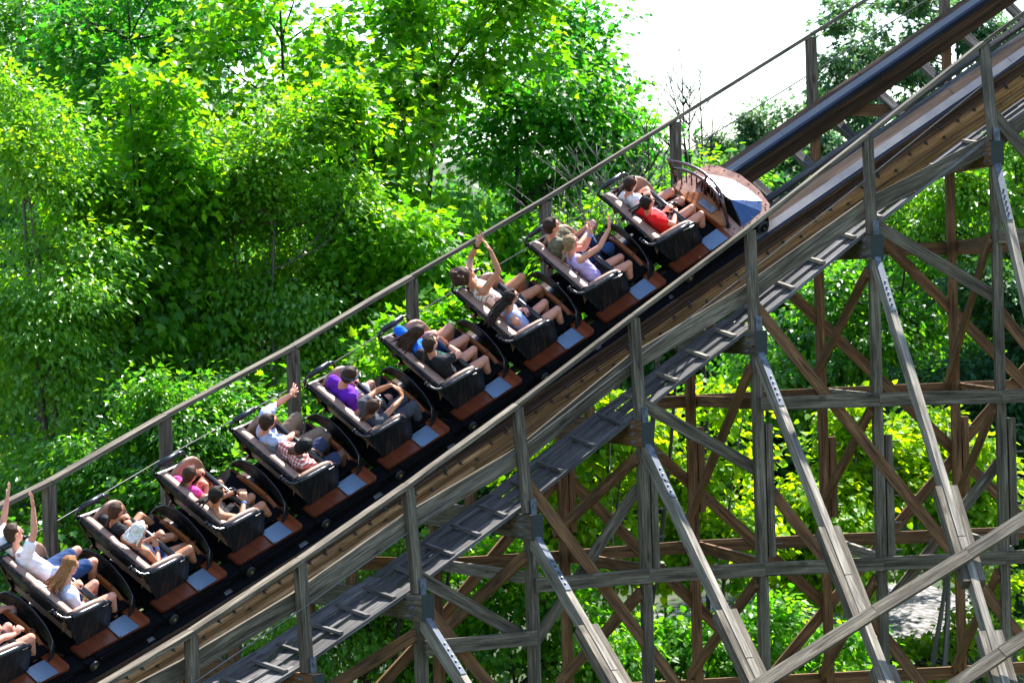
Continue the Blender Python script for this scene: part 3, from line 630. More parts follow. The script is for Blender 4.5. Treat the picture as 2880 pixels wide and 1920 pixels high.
    # bracket plate with two holes at the far rear corner
    mb = MB(); mb.prism([l3(-.12, -.44, .06), l3(.01, -.44, .04), l3(.0, -.44, .1), l3(-.05, -.44, .135), l3(-.105, -.44, .125)], A((0, .012, 0))); br = mb.build('bracket', M['nose'], root)
    mb = MB(); mb.cyl(l3(-.075, -.434, .10), (0, 1, 0), .009, .02, 8); mb.cyl(l3(-.04, -.434, .085), (0, 1, 0), .009, .02, 8); mb.build('bolt_hole', M['chassis'], br)
    if not lead:
        N = 28
        mb = MB(); rows = []
        for j in range(N+1):
            t = j/N; q = cowl_rim(t); lean = .02+.05*max(0, (q[2]-.1)/.35)
            foot = A((q[0]+lean+.03*math.sin(math.pi*t), q[1]*1.0, .11))
            rows.append([l3(*(q*(1-u)+foot*u+A((.02*math.sin(math.pi*u), 0, 0)))) for u in (0, .25, .5, .75, 1)])
        mb.slab(rows, A((.022, 0, 0))); cw_ = mb.build('front_shield', M['blackwood'], root)
        mb = MB(); mb.tube([l3(*cowl_rim(j/N))+A((.008, 0, .006)) for j in range(N+1)], .0095, 6); mb.build('edge_trim', M['blacksteel'], cw_)
        mb = MB(); rows = []
        for j in range(13):
            t = .27+.56*j/12; q = cowl_rim(t); zc = max(.12, min(q[2]-.17, .22))
            rows.append([l3(.725-.10*max(0, abs(q[1]-.05)-.3), q[1]*.93, zc), l3(.77-.12*max(0, abs(q[1]-.05)-.3), q[1]*.96, zc+.005)])
        mb.slab(rows, A((0, 0, -.05)), False); mb.use(1)
        for t in (.3, .5, .7): q = cowl_rim(t); mb.cyl(l3(.75, q[1]*.94, .222), (0, 0, 1), .012, .02, 8)
        mb.build('ledge', [M['ledge'], M['boltsteel']], cw_)
        mb = MB(); mb.slab([[l3(.45+.3*u, -.4+.9*v, .125+.05*u) for v in (0, .5, 1)] for u in (0, 1)], A((0, 0, -.02)), False); mb.build('foot_well', M['chassis'], root)
    else:
        # front fairing
        mb = MB()
        out = [(.70, .78), (.85, .79), (1.09, .79), (1.30, .765), (1.375, .70), (1.44, .40), (1.43, .05), (1.33, -.26), (1.26, -.38), (.95, -.42), (.70, -.42)]
        mb.prism([l3(a, b, .115) for a, b in out], A((0, 0, .012))); mb.use(1)
        hp = [(.74, .75), (.9, .765), (1.0, .765), (1.12, .76), (1.28, .73), (1.34, .66), (1.30, .70), (1.40, .45), (1.405, .25), (1.40, .05), (1.33, -.15), (1.29, -.30), (1.24, -.34), (1.2, -.30), (1.05, -.37), (.95, -.38), (.85, -.36), (.8, .70), (1.05, .72), (.75, -.3)]
        for a, b in hp: mb.cyl(l3(a, b, .128), (0, 0, 1), .010, .004, 8)
        mb.build('nose_plate', [M['nose'], M['chassis']], root)
        # hood facets
        rl, rr_ = l3(.98, -.10, .31), l3(.99, .42, .31); fl_, fr = l3(1.17, -.22, .127), l3(1.345, .58, .127); nl_, nb_ = l3(.905, .745, .127), l3(1.23, .715, .127); bl = l3(.93, -.22, .127)
        mb = MB()
        def facet(*q):
            n0 = len(mb.v); mb.v += [A(x) for x in q]; mb.f.append(tuple(range(n0, n0+len(q)))); mb.sm.append(False); mb.uv += [(0, 0)]*len(q)
        f2 = l3(1.345, .30, .127); f3 = l3(1.30, .02, .127)
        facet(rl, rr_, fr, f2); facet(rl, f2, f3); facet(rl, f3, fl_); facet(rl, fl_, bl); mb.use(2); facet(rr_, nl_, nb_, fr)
        mb.use(1)
        for u, v in ((.1, .1), (.5, .06), (.9, .1), (.08, .9), (.5, .93), (.92, .9), (.1, .5)):
            q = (rr_*(1-u)+fr*u)*(1-v)+(nl_*(1-u)+nb_*u)*v; mb.sphere(q, .012, 8, 5)
        for u in (.05, .3, .6, .9): mb.sphere(rr_*(1-u)+fr*u+A((0, .03, .004)), .009, 6, 4)
        mb.build('hood', [M['noseblue'], M['steel'], M['noseskytint']], root)
        mb = MB(); mb.prism([l3(.965, -.12, .12), l3(.965, -.10, .31), l3(.975, .43, .31), l3(.93, .60, .20), l3(.885, .745, .12)], A((-.012, 0, 0))); mb.build('hood_shade_panel', M['chassis'], root)  # black panel stands in for the shade inside the hood
        # front grille of bent pipe
        tr = [(.80, -.475, .10), (.785, -.49, .28), (.765, -.50, .465), (.80, -.43, .48), (.87, -.30, .487), (.92, -.15, .487), (.943, 0, .487), (.935, .2, .487), (.905, .34, .488), (.862, .43, .485), (.825, .50, .45), (.80, .55, .38), (.79, .585, .25), (.775, .61, .11)]
        mb = MB(); mb.tube([l3(*q) for q in tr], .021, 8); g = mb.build('grille', M['grille'], root)
        ir = [(.785, -.485, .33), (.84, -.34, .375), (.885, -.18, .395), (.905, 0, .405), (.895, .2, .41), (.87, .33, .41), (.835, .42, .40)]
        mb = MB(); mb.tube([l3(*q) for q in ir], .02, 8); mb.tube([l3(.935, .04, .485), l3(.90, .04, .40), l3(.86, .05, .20)], .019, 8); mb.build('inner_rail', M['grille'], g)
        mb = MB(); nb_r = 12
        for j in range(nb_r):
            t = (j+.7)/nb_r; x = t*(len(ir)-1); i = min(int(x), len(ir)-2); f = x-i; q = A(ir[i])*(1-f)+A(ir[i+1])*f
            mb.tube([l3(*q), l3(q[0]-.03, q[1]*.97, .19 if q[1] > -.3 else .12)], .0115, 6)
        mb.build('bars', M['grille'], g)
        mb = MB(); mb.cyl(l3(.775, .61, .125), (0, 0, 1), .045, .02, 14); mb.cyl(l3(.80, -.475, .105), (0, 0, 1), .04, .02, 14); mb.cyl(l3(.765, -.50, .49), (0, 0, 1), .026, .01, 10); mb.cyl(l3(.83, .43, .50), (-.3, .2, .5), .022, .04, 10); mb.build('flange', M['grille'], g)
        # varnished dash board with metal sheet
        mb = MB(); pl = [(.64, -.12, .22), (.65, .2, .225), (.68, .6, .21), (.72, .64, .20), (.83, .42, .22), (.865, .18, .23), (.84, .03, .23), (.73, -.12, .22)]
        mb.prism([l3(*q) for q in pl], A((-.01, 0, -.03))); db = mb.build('dash_board', M['ledge'], root)
        mb = MB(); mb.prism([l3(.70, .12, .232), l3(.71, .38, .226), l3(.81, .37, .228), l3(.79, .10, .236)], A((0, 0, .004))); mb.build('metal_sheet', M['noseblue'], db)
        mb = MB(); mb.slab([[l3(.42+.2*u, -.4+.95*v, .125+.02*u) for v in (0, .5, 1)] for u in (0, 1)], A((0, 0, -.02)), False); mb.build('foot_well', M['chassis'], root)
        for b in (.83, -.32):
            mb = MB(); mb.cyl(l3(1.14, b, -.01), (0, 1, 0), .085, .04, 20); w_ = mb.build('wheel', M['wheel'], root)
            mb = MB(); mb.cyl(l3(1.14, b+(.025 if b > 0 else -.025), -.01), (0, 1, 0), .05, .01, 16); mb.build('rim', M['chassis'], w_)
            mb = MB(); mb.cyl(l3(1.14, b+(.033 if b > 0 else -.033), -.01), (0, 1, 0), .014, .015, 10); mb.build('hub', M['hub'], w_)
        mb = MB(); mb.box(l3(1.05, .25, -.0), A((.22, 0, 0)), A((0, .5, 0)), A((0, 0, .06))); mb.box(l3(1.12, .76, -.01), A((.14, 0, 0)), A((0, .04, 0)), A((0, 0, .09))); mb.build('nose_frame', M['chassis'], root)
    return root
CL = {1: 'lead car with maroon pipe grille and riveted metal nose',
      2: 'car carrying the man in olive and the girl in lilac tank top',
      3: 'car carrying the curly-haired man with arms overhead and the woman with streaming dark hair',
      4: 'car carrying the passengers in bright blue and plain black shirts',
      5: 'car carrying the man in purple and the girl with both arms stretched forward',
      6: 'car carrying the bearded man with one arm raised and the man in red checks',
      7: 'car carrying the child in pink and the woman in black tank top with sunglasses',
      8: 'car carrying the girl with dark braid and the woman with short white hair',
      9: 'car carrying the boy with both arms up and the woman with long auburn hair',
      10: 'rearmost car cut off by the lower left corner, with a sneaker on its front'}
protos = {}
first = None
for k in range(10, 0, -1):
    if k == 10: first = make_car(False, CL[k], k)
    elif k == 1: make_car(True, CL[k], k)
    else:
        r = first.copy(); col.objects.link(r); r['label'] = CL[k]; r.matrix_world = car_frame(k)
        for ch in list(first.children):
            c = ch.copy(); col.objects.link(c); c.parent = r; c.matrix_parent_inverse = Matrix()
            for g in ch.children:
                d = g.copy(); col.objects.link(d); d.parent = c; d.matrix_parent_inverse = Matrix()
# ------------------------------------------------------------------ people
JN = ['pel', 'neck', 'head', 'shR', 'elR', 'wrR', 'haR', 'shL', 'elL', 'wrL', 'haL', 'hiR', 'knR', 'anR', 'hiL', 'knL', 'anL']
P3={
'boy9':(9,-0.24,1,[[0.191, -0.168, 0.37], [-0.07, -0.513, 0.604], [-0.029, -0.602, 0.762], [-0.058, -0.346, 0.669], [0.006, -0.362, 0.95], [0.064, -0.492, 1.169], [0.079, -0.55, 1.25], [-0.101, -0.678, 0.656], [0.087, -0.883, 0.644], [0.21, -0.999, 0.851], [0.257, -1.043, 0.928], [0.245, -0.087, 0.381], [0.631, -0.011, 0.474], [0.715, -0.029, 0.093], [0.217, -0.26, 0.377], [0.606, -0.241, 0.478], [0.613, -0.338, 0.1]]),
'girl9':(9,0.24,0.95,[[0.132, 0.258, 0.204], [0.026, 0.175, 0.63], [0.125, 0.104, 0.769], [-0.024, 0.323, 0.587], [0.095, 0.387, 0.358], [0.29, 0.269, 0.339], [0.366, 0.258, 0.36], [0.047, 0.016, 0.658], [0.01, 0.02, 0.394], [0.204, 0.12, 0.461], [0.27, 0.152, 0.495], [0.181, 0.334, 0.223], [0.53, 0.419, 0.36], [0.63, 0.445, 0.003], [0.149, 0.168, 0.212], [0.496, 0.177, 0.37], [0.594, 0.14, 0.014]]),
'braid8':(8,-0.24,0.92,[[0.201, -0.162, 0.18], [-0.017, -0.257, 0.542], [0.033, -0.281, 0.703], [-0.046, -0.117, 0.606], [0.02, -0.025, 0.375], [0.172, -0.14, 0.485], [0.169, -0.209, 0.523], [-0.009, -0.409, 0.502], [0.091, -0.462, 0.271], [0.197, -0.363, 0.438], [0.256, -0.324, 0.47], [0.264, -0.093, 0.193], [0.603, 0.059, 0.258], [0.854, -0.011, 0.011], [0.207, -0.249, 0.181], [0.541, -0.374, 0.272], [0.778, -0.255, 0.03]]),
'blond8':(8,0.24,0.95,[[0.15, 0.261, 0.198], [-0.05, 0.152, 0.583], [-0.011, 0.132, 0.754], [-0.059, 0.313, 0.606], [0.081, 0.381, 0.391], [0.23, 0.211, 0.417], [0.241, 0.145, 0.473], [-0.07, -0.007, 0.565], [0.101, 0.031, 0.365], [0.262, 0.121, 0.498], [0.325, 0.142, 0.545], [0.194, 0.341, 0.221], [0.54, 0.406, 0.375], [0.681, 0.421, 0.032], [0.181, 0.175, 0.197], [0.552, 0.247, 0.248], [0.859, 0.147, 0.066]]),
'child7':(7,-0.26,0.86,[[0.047, -0.257, 0.157], [-0.105, -0.215, 0.529], [-0.04, -0.235, 0.674], [-0.09, -0.072, 0.555], [0.03, -0.042, 0.348], [0.16, -0.152, 0.465], [0.134, -0.217, 0.485], [-0.115, -0.362, 0.525], [0.031, -0.476, 0.372], [0.195, -0.381, 0.453], [0.255, -0.344, 0.473], [0.069, -0.181, 0.171], [0.358, -0.152, 0.359], [0.539, -0.16, 0.076], [0.054, -0.338, 0.162], [0.375, -0.37, 0.281], [0.575, -0.36, 0.012]]),
'tank7':(7,0.24,1,[[0.11, 0.249, 0.172], [-0.112, 0.244, 0.586], [-0.091, 0.253, 0.77], [-0.154, 0.409, 0.601], [0.084, 0.496, 0.483], [0.263, 0.339, 0.508], [0.298, 0.282, 0.574], [-0.088, 0.076, 0.574], [0.133, 0.038, 0.407], [0.336, 0.147, 0.477], [0.399, 0.206, 0.483], [0.142, 0.338, 0.187], [0.517, 0.381, 0.326], [0.713, 0.424, -0.009], [0.147, 0.162, 0.181], [0.527, 0.197, 0.306], [0.615, 0.14, -0.07]]),
'beard6':(6,-0.24,1.05,[[0.174, -0.21, 0.201], [-0.054, -0.25, 0.637], [-0.033, -0.199, 0.823], [-0.058, -0.063, 0.637], [0.204, -0.079, 0.504], [0.378, -0.204, 0.373], [0.455, -0.236, 0.339], [0.069, -0.363, 0.755], [0.342, -0.451, 0.691], [0.4, -0.312, 0.894], [0.484, -0.344, 0.894], [0.246, -0.138, 0.22], [0.639, -0.032, 0.344], [0.611, -0.14, -0.049], [0.176, -0.309, 0.214], [0.541, -0.33, 0.424], [0.595, -0.34, 0.018]]),
'check6':(6,0.22,1.05,[[0.166, 0.232, 0.215], [-0.017, 0.194, 0.673], [0.027, 0.331, 0.803], [-0.008, 0.358, 0.572], [0.231, 0.385, 0.403], [0.406, 0.263, 0.27], [0.493, 0.249, 0.261], [-0.011, 0.016, 0.672], [0.177, 0.055, 0.45], [0.373, 0.208, 0.405], [0.433, 0.228, 0.342], [0.21, 0.324, 0.211], [0.603, 0.388, 0.353], [0.681, 0.365, -0.049], [0.206, 0.147, 0.257], [0.58, 0.154, 0.458], [0.598, 0.12, 0.05]]),
'purple5':(5,-0.24,1.05,[[0.1, -0.225, 0.149], [0.009, -0.237, 0.634], [0.069, -0.169, 0.806], [0.013, -0.073, 0.56], [0.024, -0.018, 0.272], [0.214, -0.115, 0.407], [0.275, -0.096, 0.345], [-0.017, -0.408, 0.681], [-0.013, -0.46, 0.392], [0.207, -0.359, 0.463], [0.285, -0.319, 0.481], [0.16, -0.145, 0.149], [0.568, -0.041, 0.178], [0.646, -0.143, -0.211], [0.106, -0.323, 0.161], [0.519, -0.302, 0.242], [0.642, -0.341, -0.147]]),
'girl5':(5,0.24,0.95,[[0.178, 0.255, 0.194], [-0.064, 0.292, 0.567], [-0.008, 0.338, 0.728], [-0.03, 0.455, 0.564], [0.229, 0.395, 0.57], [0.446, 0.328, 0.559], [0.493, 0.265, 0.578], [-0.011, 0.143, 0.623], [0.251, 0.096, 0.619], [0.345, 0.24, 0.768], [0.399, 0.283, 0.725], [0.224, 0.335, 0.215], [0.576, 0.378, 0.364], [0.672, 0.415, 0.007], [0.21, 0.168, 0.203], [0.572, 0.196, 0.327], [0.606, 0.14, -0.038]]),
'blue4':(4,-0.24,1,[[0.197, -0.216, 0.214], [-0.039, -0.292, 0.615], [0.012, -0.192, 0.763], [-0.056, -0.125, 0.578], [0.144, -0.214, 0.405], [0.307, -0.367, 0.317], [0.387, -0.393, 0.324], [-0.054, -0.46, 0.635], [0.083, -0.448, 0.391], [0.29, -0.339, 0.443], [0.359, -0.289, 0.445], [0.257, -0.137, 0.228], [0.64, -0.052, 0.333], [0.604, -0.14, -0.046], [0.224, -0.308, 0.23], [0.602, -0.297, 0.369], [0.602, -0.34, -0.019]]),
'black4':(4,0.24,1,[[0.135, 0.242, 0.234], [-0.041, 0.133, 0.659], [-0.041, 0.114, 0.843], [-0.031, 0.303, 0.69], [0.237, 0.316, 0.621], [0.246, 0.081, 0.593], [0.216, 0.02, 0.652], [-0.083, -0.02, 0.597], [0.018, 0.021, 0.339], [0.201, 0.12, 0.459], [0.274, 0.159, 0.478], [0.177, 0.329, 0.245], [0.56, 0.384, 0.358], [0.62, 0.41, -0.026], [0.173, 0.154, 0.248], [0.556, 0.184, 0.371], [0.603, 0.14, -0.014]]),
'man3':(3,-0.24,1.05,[[0.164, -0.235, 0.249], [-0.075, -0.405, 0.651], [-0.136, -0.5, 0.809], [-0.054, -0.223, 0.692], [0.163, -0.192, 0.893], [0.205, -0.371, 1.084], [0.199, -0.439, 1.152], [-0.016, -0.566, 0.738], [0.177, -0.777, 0.668], [0.242, -0.708, 0.901], [0.293, -0.699, 0.975], [0.231, -0.156, 0.257], [0.636, -0.064, 0.35], [0.771, -0.13, -0.031], [0.183, -0.333, 0.268], [0.584, -0.309, 0.402], [0.6, -0.34, -0.006]]),
'hair3':(3,0.24,0.97,[[0.156, 0.248, 0.21], [0.001, 0.155, 0.629], [0.053, 0.163, 0.801], [-0.024, 0.307, 0.567], [0.12, 0.294, 0.338], [0.302, 0.18, 0.25], [0.384, 0.184, 0.246], [-0.011, -0.004, 0.674], [0.028, 0.023, 0.407], [0.232, 0.132, 0.435], [0.29, 0.188, 0.415], [0.21, 0.325, 0.23], [0.578, 0.37, 0.36], [0.625, 0.406, -0.014], [0.176, 0.157, 0.217], [0.545, 0.165, 0.344], [0.604, 0.14, -0.029]]),
'olive2':(2,-0.24,1.05,[[0.103, -0.221, 0.178], [-0.011, -0.398, 0.625], [0.016, -0.386, 0.817], [-0.026, -0.207, 0.676], [0.218, -0.132, 0.53], [0.441, -0.244, 0.503], [0.513, -0.266, 0.559], [0.165, -0.466, 0.566], [0.331, -0.427, 0.327], [0.494, -0.339, 0.498], [0.577, -0.323, 0.531], [0.176, -0.152, 0.189], [0.585, -0.056, 0.254], [0.616, -0.141, -0.145], [0.083, -0.316, 0.169], [0.476, -0.369, 0.304], [0.623, -0.34, -0.077]]),
'lilac2':(2,0.24,0.95,[[0.15, 0.218, 0.237], [0.003, -0.031, 0.582], [0.045, -0.057, 0.752], [0.032, 0.128, 0.607], [0.288, 0.196, 0.698], [0.489, 0.154, 0.84], [0.535, 0.101, 0.907], [0.016, -0.184, 0.531], [0.189, 0.006, 0.597], [0.3, 0.034, 0.794], [0.324, -0.024, 0.854], [0.189, 0.303, 0.246], [0.56, 0.372, 0.316], [0.516, 0.445, -0.045], [0.193, 0.136, 0.242], [0.567, 0.198, 0.295], [0.609, 0.14, -0.068]]),
'white1':(1,-0.24,0.98,[[0.151, -0.225, 0.165], [-0.021, -0.321, 0.582], [0.051, -0.305, 0.748], [-0.007, -0.159, 0.623], [0.011, -0.024, 0.385], [0.191, -0.131, 0.494], [0.195, -0.194, 0.548], [-0.063, -0.479, 0.551], [0.046, -0.456, 0.3], [0.199, -0.36, 0.452], [0.268, -0.322, 0.476], [0.194, -0.14, 0.171], [0.581, -0.071, 0.219], [0.624, -0.141, -0.154], [0.187, -0.312, 0.17], [0.578, -0.284, 0.22], [0.626, -0.341, -0.155]]),
'red1':(1,0.24,0.95,[[0.153, 0.242, 0.201], [-0.017, 0.091, 0.587], [0.005, 0.095, 0.761], [-0.029, 0.25, 0.617], [0.149, 0.366, 0.458], [0.303, 0.206, 0.407], [0.339, 0.135, 0.398], [-0.04, -0.065, 0.551], [0.054, 0.03, 0.321], [0.208, 0.119, 0.464], [0.268, 0.14, 0.514], [0.194, 0.325, 0.213], [0.563, 0.365, 0.313], [0.547, 0.399, -0.056], [0.19, 0.158, 0.208], [0.564, 0.181, 0.289], [0.614, 0.14, -0.076]]),
'near10':(10,0.24,1,[[0.104, 0.258, 0.182], [-0.136, 0.242, 0.587], [-0.09, 0.24, 0.766], [-0.184, 0.405, 0.583], [0.096, 0.394, 0.59], [0.313, 0.354, 0.495], [0.382, 0.34, 0.542], [-0.105, 0.075, 0.591], [0.015, 0.02, 0.345], [0.201, 0.12, 0.459], [0.274, 0.159, 0.478], [0.161, 0.33, 0.211], [0.516, 0.407, 0.389], [0.642, 0.424, 0.02], [0.1, 0.164, 0.18], [0.46, 0.13, 0.35], [0.599, 0.14, -0.015]]),
'far10':(10,-0.24,1,[[0.075, -0.235, 0.14], [-0.105, -0.24, 0.574], [-0.085, -0.24, 0.758], [-0.111, -0.07, 0.581], [0.019, -0.019, 0.338], [0.201, -0.12, 0.458], [0.274, -0.159, 0.478], [-0.111, -0.41, 0.581], [0.019, -0.461, 0.338], [0.201, -0.36, 0.458], [0.274, -0.321, 0.478], [0.119, -0.151, 0.136], [0.515, -0.089, 0.116], [0.852, 0.109, 0.086], [0.091, -0.327, 0.145], [0.491, -0.328, 0.171], [0.856, -0.188, 0.175]]),
}

def unit(v): v = A(v, float); return v/(np.linalg.norm(v)+1e-9)
_ico = {}
def ico(sub):
    if sub not in _ico:
        b = bmesh.new(); bmesh.ops.create_icosphere(b, subdivisions=sub, radius=1); _ico[sub] = [A(v.co) for v in b.verts]; b.free()
    return _ico[sub]
class Blob:
    """union of tapered capsules and ellipsoids, remeshed into one continuous skin"""
    def __init__(s): s.parts = []
    def cap(s, p0, r0, p1, r1): s.parts.append([A(p0)+v*r0 for v in ico(2)]+[A(p1)+v*r1 for v in ico(2)]); return s
    def ell(s, c, ax, r):
        """ax: three orthonormal axes, r: radii"""
        s.parts.append([A(c)+ax[0]*v[0]*r[0]+ax[1]*v[1]*r[1]+ax[2]*v[2]*r[2] for v in ico(2)]); return s
    def chain(s, pts, rad):
        for i in range(len(pts)-1): s.cap(pts[i], rad[i], pts[i+1], rad[i+1])
        return s
    def build(s, name, mat, parent, org, voxel=.011, smooth=4, label=None, noise=0.):
        b = bmesh.new()
        for pts in s.parts:
            vs = [b.verts.new(Vector(p-org)) for p in pts]
            r = bmesh.ops.convex_hull(b, input=vs); dele = [e for e in r['geom_interior'] if isinstance(e, bmesh.types.BMVert)]
            bmesh.ops.delete(b, geom=dele, context='VERTS')
        bmesh.ops.recalc_face_normals(b, faces=b.faces)
        me = bpy.data.meshes.new(name); b.to_mesh(me); b.free()
        o = bpy.data.objects.new(name, me); col.objects.link(o)
        md = o.modifiers.new('r', 'REMESH'); md.mode = 'VOXEL'; md.voxel_size = voxel; md.use_smooth_shade = True
        if smooth: ms = o.modifiers.new('s', 'SMOOTH'); ms.iterations = smooth; ms.factor = .5
        dg = bpy.context.evaluated_depsgraph_get(); ne = bpy.data.meshes.new_from_object(o.evaluated_get(dg))
        o.modifiers.clear(); o.data = ne; ne.name = name; bpy.data.meshes.remove(me)
        if noise:
            co_ = np.empty(len(ne.vertices)*3); ne.vertices.foreach_get('co', co_); co_ = co_.reshape(-1, 3)
            f = np.sin(co_[:, 0]*63+co_[:, 1]*41)*np.sin(co_[:, 2]*57+co_[:, 1]*29); nn = np.empty(len(ne.vertices)*3); ne.vertices.foreach_get('normal', nn)
            co_ += nn.reshape(-1, 3)*(f*noise)[:, None]; ne.vertices.foreach_set('co', co_.ravel())
        for p_ in ne.polygons: p_.use_smooth = True
        ne.materials.clear(); ne.materials.append(mat); o.parent = parent
        if label: o['label'] = label
        return o
SK = {'light': skin('light_skin', (.60, .29, .19)), 'pink': skin('pink_skin', (.58, .26, .175)), 'tan': skin('tanned_skin', (.42, .18, .095)), 'dark': skin('dark_skin', (.085, .038, .022))}
HC = {'brown': hairmat('brown_hair', (.034, .017, .010)), 'dark': hairmat('dark_hair', (.018, .010, .008)), 'auburn': hairmat('auburn_hair', (.23, .10, .035)), 'white': hairmat('white_blond_hair', (.62, .60, .55)),
      'blond': hairmat('dark_blond_hair', (.22, .145, .075)), 'black': hairmat('black_hair', (.006, .005, .006)), 'mid': hairmat('chestnut_hair', (.045, .021, .011))}
CM = {}
def cl(name, c, var=.12):
    if name not in CM: CM[name] = cloth(name, c, var)
    return CM[name]
eye_w = plain('eye_white', (.6, .58, .56), .3); eye_d = plain('eye_dark', (.02, .015, .012), .2); lipm = plain('lip', (.35, .1, .08), .5)
m, nt, bs = newmat('red_check_cloth'); L = nt.links
tc = nt.nodes.new('ShaderNodeTexCoord')
ws = []
for ax in ('X', 'Z', 'Y'):
    sx = nt.nodes.new('ShaderNodeSeparateXYZ'); L.new(tc.outputs['Object'], sx.inputs[0])
    v = math_n(nt, 'MULTIPLY', sx.outputs[ax], 155.0); v = math_n(nt, 'SINE', v); ws.append(math_n(nt, 'GREATER_THAN', v, 0.0))
a_ = math_n(nt, 'MULTIPLY', math_n(nt, 'ADD', ws[1], ws[2]), .5)
L.new(ramp(nt, a_, [(.0, (.68, .62, .62)), (.5, (.52, .2, .19)), (1, (.36, .05, .045))]), bs.inputs['Base Color']); bs.inputs['Roughness'].default_value = .9
CM['check'] = m
m, nt, bs = newmat('striped_cloth'); L = nt.links
tc = nt.nodes.new('ShaderNodeTexCoord'); sx = nt.nodes.new('ShaderNodeSeparateXYZ'); L.new(tc.outputs['Object'], sx.inputs[0])
v = math_n(nt, 'SINE', math_n(nt, 'MULTIPLY', sx.outputs['Y'], 210.0)); L.new(ramp(nt, v, [(.8, (.66, .6, .52)), (.9, (.09, .06, .05))]), bs.inputs['Base Color']); bs.inputs['Roughness'].default_value = .9
CM['stripe'] = m
def hand(bl, wr, ha, up_, open_, sc_, side):
    sc_ = sc_*1.12
    d = unit(A(ha)-A(wr)); n = unit(A(up_)-d*np.dot(up_, d)); s_ = np.cross(d, n)*side
    pc = A(wr)+d*.045*sc_
    bl.ell(pc, [d, s_, n], (.05*sc_, .04*sc_, .017*sc_))
    for q in range(4):
        off = (-1.5+q)*.0205*sc_; base_ = A(wr)+d*.078*sc_+s_*off; ln = (.066, .078, .072, .056)[q]*sc_
        sp = s_*((-1.5+q)*(.26 if open_ else .04))
        if open_:
            m1 = base_+unit(d+sp+n*.05)*ln*.5; e = m1+unit(d+sp-n*.28)*ln*.5
        else:
            m1 = base_+unit(d*.55-n*.8+sp)*ln*.5; e = m1+unit(-d*.55-n*.8)*ln*.5
        bl.chain([base_, m1, e], [.0098*sc_, .0092*sc_, .0082*sc_])
    t0 = A(wr)+d*.03*sc_-s_*.03*sc_; t1 = t0+unit(d*.6-s_*.75-n*(.1 if open_ else .5))*.036*sc_; t2 = t1+unit(d*.85-s_*.3-n*(.1 if open_ else .7))*.03*sc_
    bl.chain([t0, t1, t2], [.013*sc_, .0115*sc_, .0095*sc_])
